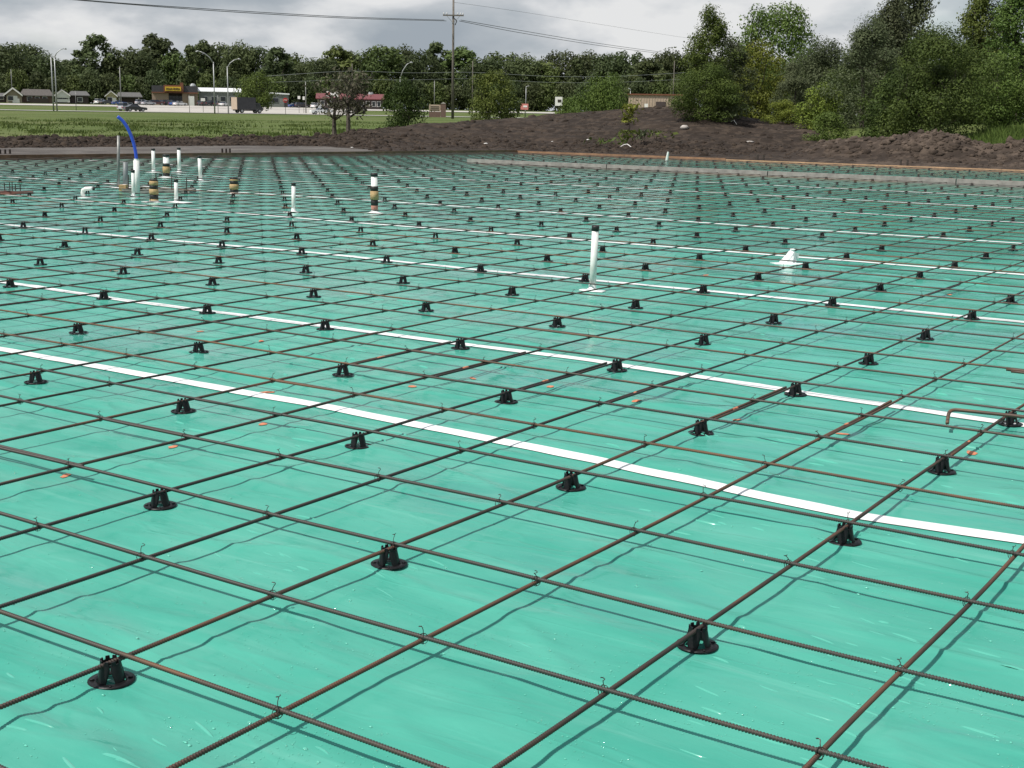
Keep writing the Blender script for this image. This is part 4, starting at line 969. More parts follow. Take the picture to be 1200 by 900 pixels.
def tree(key, spec, leafmat, name, label, cat, px, d, ytop, sx_=1., group=None, ybase=None, wpx=None):
    """place a tree at picture column px and distance d so that its top reaches picture row ytop"""
    ck = (key, leafmat)
    if ck not in TREES:
        tr, Vl, Fl, ti = tree_geo(**spec); k = npmesh('crown', Vl, Fl, L[leafmat], False, {'tint': ti}); TREES[ck] = (tr.mesh('trunk', M['bark'], True), k, spec['H'], float(np.percentile(Vl[:, 2], 99.3)), float(np.percentile(np.abs(Vl[:, 0]), 97)))
    tm, cm, H, top, hw = TREES[ck]
    P = spot(px, d, -.05); zt = CAM[2]+(horizon(px)-ytop)*d*math.cos(math.atan((px-600)/F))/F
    s_ = (zt-P[2])/top; o = empty(name, label, cat, P, rnd.uniform(0, 6.28), group)
    q = s_*sx_ if wpx is None else wpx/2*ppm(px, d)/hw
    o.scale = (q, q, s_); link('trunk', tm, o); link('crown', cm, o); return o
SP = {'r1': dict(seed=1, H=10, R=4.6, style='round', nleaf=5600, leaf=.52, low=.16), 'r2': dict(seed=2, H=10, R=4.2, style='round', nleaf=5400, leaf=.52, low=.12),
      'r3': dict(seed=3, H=10, R=3.6, style='tall', nleaf=5200, leaf=.52, low=.10), 'r4': dict(seed=14, H=10, R=4.8, style='round', nleaf=5400, leaf=.52, low=.2),
      'r5': dict(seed=21, H=10, R=4.0, style='tall', nleaf=5000, leaf=.52, low=.08)}
# the far woods, one tree at a time
far = [(-70, 56, 60, 'r1', 'far'), (-25, 60, 64, 'r4', 'far'), (8, 57, 50, 'r1', 'far'), (30, 56, 46, 'r2', 'far'), (52, 66, 40, 'r4', 'far'), (76, 74, 46, 'r2', 'far'), (116, 46, 52, 'r3', 'far'), (98, 72, 40, 'r2', 'far'), (146, 61, 46, 'r1', 'far'),
       (166, 66, 36, 'r4', 'far'), (187, 47, 46, 'r5', 'far'), (208, 66, 44, 'r1', 'farlight'), (226, 58, 30, 'r3', 'far'), (240, 54, 34, 'r5', 'far'), (262, 57, 42, 'r1', 'far'), (284, 55, 36, 'r4', 'far'), (305, 60, 40, 'r2', 'far'), (326, 60, 38, 'r3', 'far'), (341, 68, 34, 'r1', 'farlight'),
       (362, 74, 42, 'r4', 'far'), (380, 72, 34, 'r2', 'far'), (398, 60, 40, 'r5', 'farlight'), (420, 67, 40, 'r1', 'far'), (448, 59, 50, 'r2', 'farlight'), (470, 60, 40, 'r4', 'far'), (494, 65, 36, 'r1', 'far'), (512, 55, 36, 'r3', 'far'), (541, 61, 46, 'r5', 'farlight'), (568, 72, 40, 'r2', 'far'),
       (590, 67, 44, 'r1', 'farlight'), (614, 69, 40, 'r4', 'far'), (634, 76, 36, 'r2', 'farlight'), (656, 65, 44, 'r1', 'far'), (676, 72, 30, 'r3', 'far'), (692, 66, 42, 'r4', 'far'), (714, 68, 40, 'r2', 'far'), (735, 66, 42, 'r1', 'far'), (758, 74, 40, 'r5', 'far'), (779, 64, 44, 'r4', 'far'),
       (806, 68, 50, 'r2', 'far'), (850, 74, 60, 'r1', 'far'), (900, 80, 60, 'r4', 'far'), (950, 78, 60, 'r2', 'far'), (1000, 76, 60, 'r1', 'far'), (1060, 74, 70, 'r4', 'far'), (1120, 74, 70, 'r2', 'far'), (1180, 70, 70, 'r1', 'far'), (1240, 66, 70, 'r4', 'far')]
marks = [(35, 'behind the tan ranch house'), (84, 'behind the small white-gabled house'), (116, 'behind the gap between the two gabled houses'), (146, 'behind the pale yellow house'), (187, 'rising behind the left end of the store'), (208, 'behind the store sign'),
         (245, 'between the store and the two curved lamps'), (284, 'behind the white-roofed shed'), (326, 'behind the stop sign'), (362, 'beside the bare grey pole'), (398, 'behind the twiggy brown tree'), (425, 'above the red-roofed building'), (470, 'behind the dark round bush'), (512, 'just left of the tall utility pole'),
         (541, 'just right of the tall utility pole'), (580, 'behind the bushy tree right of the pole'), (616, 'behind the pink road sign'), (656, 'above the white board sign'), (700, 'behind the broad bush on the mound'), (760, 'above the beige building'), (806, 'behind the wispy tree'), (1000, 'hidden behind the near trees at right')]
tone = {'far': 'dark green', 'farlight': 'paler green'}
used = set()
def uniq(l):
    for suf in ('', ', more to the right', ', rightmost such'):
        if l+suf not in used: used.add(l+suf); return l+suf
    return l
for (px_, yt, w, k, lm) in far:
    mk = min(marks, key=lambda m_: abs(m_[0]-px_))[1]; key = (mk, lm)
    shape = {'r1': 'round-crowned', 'r2': 'broad', 'r3': 'tall', 'r4': 'spreading', 'r5': 'narrow'}[k]
    tree(k, SP[k], lm, 'woodland_tree', uniq(f'{tone[lm]} {shape} woodland tree {mk}'), 'tree', px_, rnd.uniform(535, 590), yt, wpx=w*1.22, group='trees of the far woods')
# low bushes that close the foot of the woods
SPB = {'b1': dict(seed=5, H=4, R=3.2, style='bush', nleaf=2600, leaf=.42, low=.0), 'b2': dict(seed=6, H=4, R=3.0, style='bush', nleaf=2600, leaf=.40, low=.0)}
fb = [(-40, 92), (-8, 96), (4, 88), (22, 84), (48, 86), (70, 90), (88, 90), (110, 84), (130, 88), (150, 90), (168, 92), (184, 84), (246, 88), (268, 92), (300, 92), (322, 92), (345, 90), (364, 92), (385, 92), (405, 88), (425, 90), (448, 92), (472, 94), (492, 96), (510, 98), (530, 100), (552, 96), (575, 98), (600, 96), (622, 98), (642, 100), (664, 98), (684, 98), (706, 98), (728, 96), (750, 94), (772, 94), (795, 92)]
for n, (px_, yt) in enumerate(fb):
    mk = min(marks, key=lambda m_: abs(m_[0]-px_))[1]
    tree('b1' if n % 2 else 'b2', SPB['b1' if n % 2 else 'b2'], 'far' if n % 3 else 'farlight', 'understorey_bush', uniq(f'low {"dark" if n % 3 else "paler"} green bush {mk}'), 'bush', px_, 512, yt, wpx=34, group='bushes at the foot of the far woods')
# nearer single trees
SN = {'feather': dict(seed=51, H=9, R=2.0, style='tall', nleaf=16000, leaf=.15, low=.0, wisp=.9, nl=170), 'street': dict(seed=31, H=6, R=3.2, style='round', nleaf=4200, leaf=.30, low=.2), 'bushdark': dict(seed=32, H=4, R=2.5, style='bush', nleaf=7000, leaf=.20, low=.0),
      'bushy': dict(seed=33, H=6, R=2.9, style='bush', nleaf=11000, leaf=.21, low=.0), 'broad': dict(seed=34, H=3, R=3.2, style='bush', nleaf=12000, leaf=.15, low=.0),
      'slim': dict(seed=35, H=8, R=2.1, style='spire', nleaf=20000, leaf=.15, low=.0, wisp=.75), 'crownhi': dict(seed=36, H=9, R=3.7, style='round', nleaf=15000, leaf=.21, low=.3),
      'midround': dict(seed=37, H=6, R=2.6, style='round', nleaf=14000, leaf=.165, low=.05), 'willow': dict(seed=38, H=8, R=2.9, style='wisp', nleaf=22000, leaf=.15, low=.0, wisp=.7),
      'willow2': dict(seed=39, H=9, R=2.6, style='wisp', nleaf=20000, leaf=.15, low=.05, wisp=.8), 'dense': dict(seed=40, H=7, R=3.6, style='bush', nleaf=28000, leaf=.155, low=.0),
      'shrub': dict(seed=41, H=3, R=1.8, style='bush', nleaf=7000, leaf=.13, low=.0), 'shrub2': dict(seed=42, H=3, R=1.7, style='bush', nleaf=6000, leaf=.15, low=.0), 'loose': dict(seed=43, H=9, R=3.0, style='tall', nleaf=20000, leaf=.165, low=.1, wisp=.35)}
for a_ in [('street', 'mid', 'shade_tree', 'green shade tree standing over the box truck by the road', 'tree', 300, 300, 87, 44),
           ('bushdark', 'dark', 'round_bush', 'dark round bush on the soil edge left of the tall utility pole', 'bush', 473, 78, 95, 54),
           ('bushy', 'mid', 'bushy_tree', 'bushy green tree behind the mound right of the tall utility pole', 'tree', 578, 112, 86, 60),
           ('broad', 'mid', 'broad_bush', 'broad low bush behind the mound beside the beige building', 'bush', 705, 104, 91, 76),
           ('shrub2', 'mid', 'shrub', 'small low shrub left of the broad bush by the white board sign', 'bush', 668, 112, 116, 30),
           ('feather', 'mid', 'wispy_tree', 'tall feathery tree with a narrow top at the end of the mound', 'tree', 828, 67, 16, 56),
           ('feather', 'grey', 'wispy_tree', 'shorter feathery grey-green tree right beside the tall narrow one', 'tree', 852, 70, 50, 52),
           ('dense', 'mid', 'leafy_tree', 'wide leafy growth round the foot of the tall feathery tree', 'tree', 829, 65.5, 80, 78),
           ('crownhi', 'light', 'round_tree', 'round fresh-green crown rising behind the others against the sky', 'tree', 906, 104, 14, 100),
           ('midround', 'yellow', 'yellowish_tree', 'yellow-green leafy tree below the round sky-high crown', 'tree', 888, 86, 55, 62),
           ('dense', 'dark', 'dark_tree', 'dark leafy mass between the wispy tree and the yellow-green tree', 'tree', 868, 92, 82, 66),
           ('dense', 'grey', 'grey_tree', 'grey-green spreading tree in the middle distance left of the willows', 'tree', 958, 94, 54, 92),
           ('loose', 'grey', 'grey_tree', 'narrow grey-green tree behind the yellow-green shrubs', 'tree', 926, 82, 78, 46),
           ('shrub', 'yellow', 'yellow_shrub', 'yellow-green shrub at the foot of the narrow grey-green tree', 'bush', 918, 70, 118, 40),
           ('shrub', 'yellow', 'yellow_shrub', 'larger yellow-green shrub left of the willow foot', 'bush', 962, 66, 100, 52),
           ('shrub2', 'light', 'low_shrub', 'low bright green shrub on the soil at the foot of the willow', 'bush', 972, 60, 132, 44),
           ('dense', 'dark', 'leafy_tree', 'dark dense tree filling behind the two willows', 'tree', 1020, 82, 52, 120),
           ('dense', 'dark', 'leafy_tree', 'dark dense tree behind the foremost dark green one', 'tree', 1085, 70, 48, 130),
           ('dense', 'mid', 'leafy_tree', 'mid green tree behind the yellow-green shrubs', 'tree', 940, 98, 66, 100),
           ('willow', 'grey', 'willow_tree', 'grey-green willow-like tree with drooping sprays', 'tree', 1012, 66, 30, 92),
           ('feather', 'grey', 'tall_willow', 'tall feathery grey-green tree just left of the tallest one', 'tree', 1036, 74, 4, 64),
           ('feather', 'grey', 'tall_willow', 'tallest grey wispy tree, its top cut by the photo edge', 'tree', 1058, 76, -22, 74),
           ('dense', 'dark', 'leafy_tree', 'dense dark green tree in front, right of the willows', 'tree', 1100, 58, 40, 122),
           ('bushy', 'dark', 'leafy_tree', 'dark shrubby tree at the foot of the willows', 'tree', 1045, 60, 92, 80),
           ('feather', 'mid', 'loose_tree', 'tall loose green tree at right reaching past the photo top', 'tree', 1148, 72, -10, 72),
           ('feather', 'light', 'loose_tree', 'tall thin-leaved tree at the right border', 'tree', 1190, 66, -16, 80),
           ('midround', 'light', 'leafy_tree', 'lighter green rounded tree low at the right border', 'tree', 1172, 62, 68, 74),
           ('dense', 'dark', 'leafy_tree', 'dark green tree behind the loose tree near the right border', 'tree', 1140, 84, 44, 110),
           ('dense', 'dark', 'leafy_tree', 'dark green tree past the right border', 'tree', 1262, 64, 20, 120),
           ('bushy', 'dark', 'leafy_tree', 'dark bushy tree closing the gap at the right border', 'tree', 1204, 70, 84, 90)]:
    key, lm, nm, lab, cat, px_, d, yt, w = a_; tree(key, SN[key], lm, nm, lab, cat, px_, d, yt, wpx=w)
# twiggy brown trees on the soil edge
def twig_tree(px_, d, yt, w, seed, label, nleaf):
    r = random.Random(seed); g = np.random.default_rng(seed); P = spot(px_, d, -.1); H = CAM[2]+(horizon(px_)-yt)*d/F-P[2]; R = w/2*ppm(px_, d)
    o = empty('twiggy_tree', label, 'tree', P, 0, 'twiggy brown trees on the soil edge'); tr = MB(); tw = MB(); pts_ = []
    def limb(p, dr_, l, r0, lev):
        q = Vector(p); pts = [q.copy()]; dr_ = Vector(dr_)
        for s_ in range(4):
            dr_ = (dr_+Vector((r.uniform(-.2, .2), r.uniform(-.2, .2), r.uniform(-.05, .15)))).normalized(); q = q+dr_*l/4; pts.append(q.copy())
        (tr if lev == 0 else tw).tube(pts, [r0*(1-.7*s_/4) for s_ in range(5)], 5 if lev == 0 else 3, False)
        pts_.extend(pts[2:])
        if lev < 3:
            for s_ in range(7 if lev == 0 else 5):
                a_ = r.uniform(0, 6.28); i = r.randint(1 if lev else 2, 4); limb(pts[i], (math.cos(a_)*.9, math.sin(a_)*.9, r.uniform(.3, 1.0)), l*r.uniform(.35, .55), r0*.36, lev+1)
    limb((0, 0, 0), (0, 0, 1), H*.66, .14, 0)
    tr.obj('trunk', M['bark'], o); tw.obj('branches', M['bark'], o)
    C = np.array([tuple(r.choice(pts_)) for _ in range(nleaf)])+g.normal(size=(nleaf, 3))*.22; C[:, 2] = np.clip(C[:, 2], .5, H)
    f = min(1, R/max(.1, np.percentile(np.hypot(C[:, 0], C[:, 1]), 96))); 
    a_ = g.normal(size=(nleaf, 3))*.06; b_ = g.normal(size=(nleaf, 3))*.035
    Vl = np.stack([C-a_, C-b_, C+a_, C+b_], 1).reshape(-1, 3)
    link('crown', npmesh('crown', Vl, np.arange(4*nleaf).reshape(-1, 4), L['brown'], False, {'tint': np.repeat(g.uniform(0, 1, nleaf), 4)}), o)
twig_tree(409, 63, 82, 52, 3, 'twiggy brown half-dead tree with the thicker trunk on the soil edge', 800)
twig_tree(391, 64.5, 92, 36, 8, 'slimmer twiggy brown tree just left of the thick-trunked one', 380)
# weeds on the mound
def weed(px_, d, ht, n, lm, label, name='weed_plant', spread=.35):
    g = np.random.default_rng(int(px_)); P = spot(px_, d, -.02); st = MB(); o = empty(name, label, 'plant', P, 0)
    st.tube([(0, 0, 0), (.03, 0, ht*.5), (.0, .02, ht*.9)], [.02, .014, .008], 5); st.tube([(0, 0, 0), (-.12, .05, ht*.4), (-.2, .02, ht*.6)], [.015, .01, .006], 4); st.obj('stem', M['bark'], o)
    z = g.uniform(.25, 1, n)**.7; C = np.stack([g.normal(0, spread*.5, n), g.normal(0, spread*.5, n), z*ht], 1)
    a_ = g.normal(size=(n, 3))*.06; b_ = g.normal(size=(n, 3))*.03
    link('foliage', npmesh('foliage', np.stack([C-a_, C-b_, C+a_, C+b_], 1).reshape(-1, 3), np.arange(4*n).reshape(-1, 4), L[lm], False, {'tint': np.repeat(g.uniform(.3, 1, n), 4)}), o)
weed(738, 62, 1.35, 220, 'yellow', 'bright yellow-green weed standing on the dark mound')
weed(735, 57, .75, 90, 'mid', 'sparse green weed in front of the bright yellow one')
weed(752, 57.5, .7, 70, 'grey', 'grey-green weed right of the sparse green weed')
weed(770, 58, .45, 60, 'mid', 'low spreading weed at the right foot of the mound', spread=.9)
weed(712, 56, .35, 50, 'mid', 'low green weed left of the bright yellow one', spread=.8)
weed(862, 66, .9, 200, 'grey', 'pale weeds on the soil below the wispy tree', spread=.9)
weed(845, 68, .7, 160, 'mid', 'green weeds at the foot of the wispy tree', spread=1.)
blades('grass_clump', 9000, (1140, 1230), (50.5, 58), .42, .05, 'light', 15, 'bright green grass clump behind the soil berm at right')
# stones and litter on the soil
def lump(name, px_, d, s_, m, label, cat, group=None, flat=.6):
    g = np.random.default_rng(int(px_*7)); o = link(name, npmesh(name, iv*s_*g.uniform(.7, 1.25, (12, 1))*np.array([1.3, 1, flat]), it, M[m], False), None, tuple(spot(px_, d, s_*.25)), g.uniform(0, 6)); tag(o, label, cat, group)
lump('stone', 803, 63, .20, 'stone', 'large pale stone on the soil below the wispy tree', 'stone')
#lump('stone', 792, 63.5, .16, 'stone', 'smaller pale stone just left of the large one', 'stone')
lump('stone', 880, 58, .16, 'stone', 'flat pale stone on the reddish soil ramp', 'stone', flat=.3)
for px_, d, s_ in ((570, 58, .08), (690, 60, .09), (648, 60, .05), (412, 52, .05), (788, 53, .05)):
    lump('litter_scrap', px_, d, s_, 'litter', 'small pale scrap of litter on the dark soil', 'litter', 'scraps of litter on the soil', .4)
def stick(px0, px1, d, r, label, m='litter'):
    a_, b_ = spot(px0, d, .10), spot(px1, d-.6, .06); c = (a_+b_)/2+np.array([0, 0, .14])
    tag(MB().tube([a_, (a_+c)/2+np.array([0, 0, .03]), c, (b_+c)/2, b_], [r, r*.9, r*.8, r*.7, r*.4], 6).obj('bare_stick', M[m]), label, 'stick')
stick(729, 744, 55, .022, 'bleached bare stick lying on the soil behind the far form board')
stick(857, 864, 66, .026, 'short white stick on the weedy soil below the wispy tree')

# ------------------------------------------------------------------ buildings across the road
def site(px0, px1, d, name, label, cat='house', turn=0.):
    pc = (px0+px1)/2; P = spot(pc, d); w = (px1-px0)*ppm(pc, d); u = ppm(pc, d)
    return empty(name, label, cat, P, face_rz(pc)+turn), w, u, pc, P[2]
def win(o, x, z, w, h, y=-.06, m='glass', frame='trim'):
    f = MB().box((x, y, z), (w+.3, .10, h+.3)).obj('window', M[frame], o); MB().box((x, y-.07, z), (w, .06, h)).obj('pane', M[m], f)
def door(o, x, w, h, y=-.06, m='trim'):
    f = MB().box((x, y, h/2), (w, .12, h)).obj('door', M[m], o); MB().box((x+w*.32, y-.09, h*.48), (.12, .1, .2)).obj('handle', M['galv'], f)
def gable_roof(o, x0, x1, y0, y1, ze, zr, m, axis='x', over=.5, name='roof', hip=0.):
    th = .25
    if axis == 'x':
        ym = (y0+y1)/2; a_, b_ = x0-over, x1+over; h = hip
        vs = [(a_, y0-over, ze), (b_, y0-over, ze), (b_-h, ym, zr), (a_+h, ym, zr), (a_, y1+over, ze), (b_, y1+over, ze)]
    else:
        xm = (x0+x1)/2; a_, b_ = y0-over, y1+over
        vs = [(x0-over, a_, ze), (x0-over, b_, ze), (xm, b_, zr), (xm, a_, zr), (x1+over, a_, ze), (x1+over, b_, ze)]
        vs = [vs[0], vs[1], vs[2], vs[3], vs[4], vs[5]]
    lo = [(x, y, z-th) for x, y, z in vs]; n = 6
    fs = [(0, 1, 2, 3), (3, 2, 5, 4), (9, 8, 7, 6), (10, 11, 8, 9), (0, 6, 7, 1), (4, 5, 11, 10), (0, 3, 9, 6), (3, 4, 10, 9), (1, 7, 8, 2), (2, 8, 11, 5)]
    return MB().add(vs+lo, fs).obj(name, M[m], o)
def gable_wall(o, x0, x1, y, z0, ze, zr, m, name='gable'):
    return MB().prism([(x0, z0), (x1, z0), (x1, ze), ((x0+x1)/2, zr), (x0, ze)], y, y+.25).obj(name, M[m], o)
def barge(o, x0, x1, y, ze, zr, m='trim', w=.55):
    xm = (x0+x1)/2; mb = MB(); mb.prism([(x0, ze-w), (x0, ze), (xm, zr), (xm, zr-w)], y-.2, y); mb.prism([(xm+.002, zr-w), (xm+.002, zr), (x1, ze), (x1, ze-w)], y-.2, y); mb.obj('gable_trim', M[m], o)
# tan ranch house
o, w, u, pc, z0 = site(8, 62, 478, 'ranch_house', 'tan ranch house with white-trimmed front gable at far left'); H = 19.5*u-.2; e = 9.5*u
x = lambda p_: (p_-pc)*u
MB().box((x(43), 6.2, e/2), ((62-25)*u, 9, e)).obj('wall', M['brickw'], o); MB().box((x(17), 4, e/2), (18*u, 14, e)).obj('front_wing', M['tan'], o)
gable_wall(o, x(8), x(26), -3.28, e-.02, e+.01, H-.3, 'tan'); barge(o, x(5), x(27), -3.9, e+.1, H)
gable_roof(o, x(25), x(62), 1.7, 10.7, e, H-.4, 'roof_brown', 'x', .6, hip=5*u); gable_roof(o, x(8), x(26), -3.2, 11, e+.03, H-.05, 'roof_grey', 'y', .7, 'wing_roof')
for p_, ww in ((13, 1.6), (35, 1.4), (44, 1.2), (53, 1.2)): win(o, x(p_), e*.58, ww, 1.3, 1.62 if p_ > 26 else -3.1)
door(o, x(18), 1.6, 2.3, -3.1); MB().box((x(46), 1.2, .8), (22*u, .4, 1.6)).obj('porch_wall', M['stake'], o)
MB().box((x(21), -3.2, .7), (1.2, .3, 1.4)).obj('bench', M['trim'], o)
# white-gabled house
o, w, u, pc, z0 = site(66, 104, 482, 'gabled_house', 'small house with white front gable and dark side wing'); H = 17.5*u; e = 10.5*u
x = lambda p_: (p_-pc)*u
MB().box((x(92), 5.5, e/2), (24*u, 8, e)).obj('side_wing', M['red_wall'], o); MB().box((x(73.5), 5, e/2), (15*u, 9, e)).obj('wall', M['tan'], o)
gable_wall(o, x(65), x(82), -1.3, e-.6, e, H-.3, 'trim'); barge(o, x(64), x(83), -1.5, e, H)
MB().box((x(73.5), .2, e-.7), (17*u, 2.8, .5)).obj('porch_beam', M['trim'], o); MB().box((x(73.5), -.9, 1.0), (17*u, .3, 1.0)).obj('porch_rail', M['trim'], o)
for p_ in (65.8, 81): MB().box((x(p_), -.9, e/2), (.35, .35, e-.9)).obj('porch_post', M['trim'], o)
gable_roof(o, x(82), x(104), 1.5, 9.5, e, H-.5, 'roof_grey', 'x', .6, hip=4*u); gable_roof(o, x(66), x(82), -1.2, 9.5, e+.03, H-.05, 'roof_brown', 'y', .5, 'porch_roof')
for p_ in (71, 76): win(o, x(p_), e*.5, 1.3, 1.4, .42)
win(o, x(94), e*.5, 1.4, 1.3, 1.42)
# pale yellow house
o, w, u, pc, z0 = site(124, 166, 486, 'yellow_house', 'pale yellow house with a low grey roof left of the store'); H = 17*u; e = 10.5*u
x = lambda p_: (p_-pc)*u
MB().box((x(131), 5, e/2), (12*u, 8, e)).obj('wall', M['yellow_wall'], o); gable_wall(o, x(125), x(137), .72, e-.02, e+.01, H-.3, 'yellow_wall'); barge(o, x(123), x(138.5), .4, e, H)
gable_roof(o, x(125), x(137), .8, 9, e+.03, H-.05, 'roof_grey', 'y', .6); MB().box((x(152), 6.5, e*.45), (28*u, 6, e*.9)).obj('side_wing', M['red_wall'], o)
gable_roof(o, x(138), x(166), 2.5, 10, e*.92, H-.6, 'roof_grey', 'x', .5, 'wing_roof', hip=3*u)
for p_ in (140, 163): MB().box((x(p_), 2.4, e*.44), (.3, .3, e*.86)).obj('carport_post', M['trim'], o)
win(o, x(129), e*.55, 1.5, 1.4, .9); door(o, x(134), 1.3, 2.2, .9)
# low dark shed at the left border
o, w, u, pc, z0 = site(-18, 7, 484, 'dark_shed', 'low dark grey shed cut by the left border'); MB().box((0, 4, 4*u), (w, 6, 8*u)).obj('wall', M['red_wall'], o); gable_roof(o, -w/2, w/2, 1, 7, 8*u, 12*u, 'roof_grey'); door(o, 0, 2.4, 2.4, .94); win(o, w*.3, 1.7, 1.2, 1.1, .94)
# discount store
def lettering(txt, w, h, loc, parent, m, name='lettering'):
    c = bpy.data.curves.new('lettering', 'FONT'); c.body = txt; c.align_x = 'CENTER'; c.align_y = 'CENTER'; c.size = 1; c.extrude = .02; c.offset = .012
    tmp = bpy.data.objects.new('lettering', c); COL.objects.link(tmp); bpy.context.view_layer.update()
    me = bpy.data.meshes.new_from_object(tmp.evaluated_get(bpy.context.evaluated_depsgraph_get())); bpy.data.objects.remove(tmp)
    co = np.array([v.co for v in me.vertices]); mn, mx_ = co.min(0), co.max(0); k = w/(mx_[0]-mn[0]); kh = h/(mx_[1]-mn[1]); ctr = (mn+mx_)/2
    for v in me.vertices: v.co = ((v.co.x-ctr[0])*k, -(v.co.z-ctr[2])*2, (v.co.y-ctr[1])*kh)
    me.materials.clear(); me.materials.append(M[m]); o_ = link(name, me, parent); o_.location = loc; return o_
o, w, u, pc, z0 = site(178.5, 232.5, 480, 'discount_store', 'tan store with charcoal parapet and yellow sign over its entrance', 'store')
b_ = at(pc, 121, 480)[2]; x = lambda p_: (p_-pc)*u; zz_ = lambda y: at(pc, y, 480)[2]-z0
zb = zz_(108.2); zt_ = zz_(100.5)
MB().box((x(188.2), 7, zb/2-.3), (19.4*u, 13, zb+.6)).obj('wall', M['store_wall'], o); MB().box((x(223.2), 7, zb/2-.3), (18.4*u, 13, zb+.6)).obj('wall', M['store_wall'], o)
MB().box((x(206), 8.5, zb/2-.3), (16.2*u, 10, zb+.6)).obj('entrance_wall', M['red_wall'], o)
for p_ in (200, 204, 208, 212): win(o, x(p_), zb*.42, 3.4*u, zb*.62, 3.4, 'glass', 'sign_black')
MB().box((x(205.5), 7, (zb+zt_)/2), (54*u, 14.2, zt_-zb)).obj('parapet', M['store_band'], o)
MB().box((x(205.5), -.2, zb-.12), (54.4*u, .5, .35)).obj('parapet_trim', M['tower'], o)
MB().box((x(204), -.5, zz_(104)), (23*u, 1.2, zz_(100)-zz_(108.4))).obj('entry_fascia', M['tower'], o); MB().box((x(213.5), .5, zz_(100.2)), (4*u, 2.6, 7*u)).obj('entry_tower', M['tower'], o)
sg = MB().box((x(203.5), -1.25, zz_(104.2)), (18.6*u, .3, 4.9*u)).obj('sign_panel', M['sign_yellow'], o)
lettering('DOLLAR GENERAL', 16.4*u, 2.4*u, (x(203.5), -1.46, zz_(104.2)), sg, 'sign_black')
MB().lathe([(0, 1.0), (.5, .9), (.9, .5), (1.1, 0)], 10, (x(227), 5, zt_)).obj('roof_vent', M['galv'], o)
MB().box((x(224.5), -2.2, 1.6), (6.5*u, 2.2, 3.2)).obj('ice_box', M['trim'], o)
# white-roofed metal sheds
for (p0, p1, yr, lab) in ((233.5, 282, 102.8, 'long grey metal shed with white roof right of the store'), (315, 338.5, 108.2, 'smaller grey metal shed with white roof near the stop sign')):
    o, w, u, pc, z0 = site(p0, p1, 484, 'metal_shed', lab, 'shed'); zz_ = lambda y: at(pc, y, 484)[2]-z0; h = zz_(yr+4.2 if p0 < 300 else yr+1.2); hr = zz_(yr)
    MB().box((0, 6, h/2-.3), (w, 11, h+.6)).obj('wall', M['shed_wall'], o)
    if p0 < 300: gable_roof(o, -w/2, w/2, .5, 11.5, h, hr, 'shed_roof', 'x', .4)
    else:
        MB().prism([(-w/2-.3, h+(hr-h)), (-w/2-.3, hr-.5), (w/2+.3, h-.4), (w/2+.3, h)], .1, 12).obj('roof', M['shed_roof'], o)
    for k in range(4 if p0 < 300 else 2): win(o, -w*.36+k*w*.22, h*.5, 1.6, 1.4, .44, 'glass', 'galv')
    door(o, w*.38, 3.2 if p0 < 300 else 1.6, h*.55, .44, 'store_band')
# red-roofed building
o, w, u, pc, z0 = site(372, 449, 440, 'red_roofed_building', 'long dark building with a red roof behind the twiggy trees', 'building'); zz_ = lambda y: at(pc, y, 440)[2]-z0; x = lambda p_: (p_-pc)*u
h = zz_(115.5); MB().box((0, 7, h/2-.3), (w, 13, h+.6)).obj('wall', M['red_wall'], o); gable_roof(o, -w/2, w/2, .5, 13.5, h, zz_(109.5), 'red_roof', 'x', .5)
for p_ in (378, 386, 424, 431, 438, 444): win(o, x(p_), h*.52, 3.4*u, h*.42, .44)
door(o, x(416), 3*u, h*.7, .44, 'glass'); MB().box((x(389.5), .1, zz_(110.5)), (14*u, .3, 6.5*u)).obj('sign_panel', M['trim'], o)
MB().box((x(385), -.1, zz_(110.5)), (4*u, .2, 3.4*u)).obj('sign_mark', M['pink_sign'], o); MB().lathe([(0, .9), (.7, .7), (.9, 0)], 10, (x(435), 7, zz_(110))).obj('roof_vent', M['galv'], o)
# beige building beyond the mound
o, w, u, pc, z0 = site(736, 800, 300, 'beige_building', 'low beige ribbed-wall building showing above the mound', 'building'); zz_ = lambda y: at(pc, y, 300)[2]-z0
h = zz_(111.5); MB().box((0, 6, h/2-.5), (w, 11, h+1)).obj('wall', M['beige_wall'], o); mb = MB()
for k in range(int(w/.6)): mb.box((-w/2+.3+k*.6, .46, h/2), (.09, .08, h-.3))
mb.obj('wall_rib', M['beige_wall'], o); MB().box((0, 6, h+.12), (w+.5, 11.6, .28)).obj('roof', M['tower'], o)
for p_ in (774, 792): MB().box(((p_-pc)*u, -2, zz_(125)+.3), (13*u*.9, 1.2, 1.5)).obj('planter', M['red_wall'], o)
MB().box(((757-pc)*u, -2.4, zz_(124)), (4*u, .7, .8)).obj('utility_box', M['trim'], o)

# ------------------------------------------------------------------ vehicles
def car_shape(kind):
    if kind == 'sedan': body = [(-2.25, .32), (2.25, .32), (2.28, .62), (2.1, .80), (1.0, .90), (-1.45, .95), (-2.2, .92), (-2.3, .6)]; cab = [(1.0, .89), (.35, 1.36), (-.75, 1.42), (-1.75, .94)]; wb = 1.35
    elif kind == 'suv': body = [(-2.3, .38), (2.3, .38), (2.32, .75), (2.15, .98), (1.1, 1.05), (-2.2, 1.08), (-2.32, .7)]; cab = [(1.1, 1.04), (.55, 1.66), (-1.9, 1.70), (-2.2, 1.07)]; wb = 1.4
    else: body = [(-2.7, .45), (2.7, .45), (2.72, .85), (2.5, 1.08), (1.3, 1.12), (-2.68, 1.10), (-2.72, .7)]; cab = [(1.3, 1.11), (.75, 1.74), (-.4, 1.76), (-.7, 1.10)]; wb = 1.7
    return body, cab, wb
WHEEL = {}
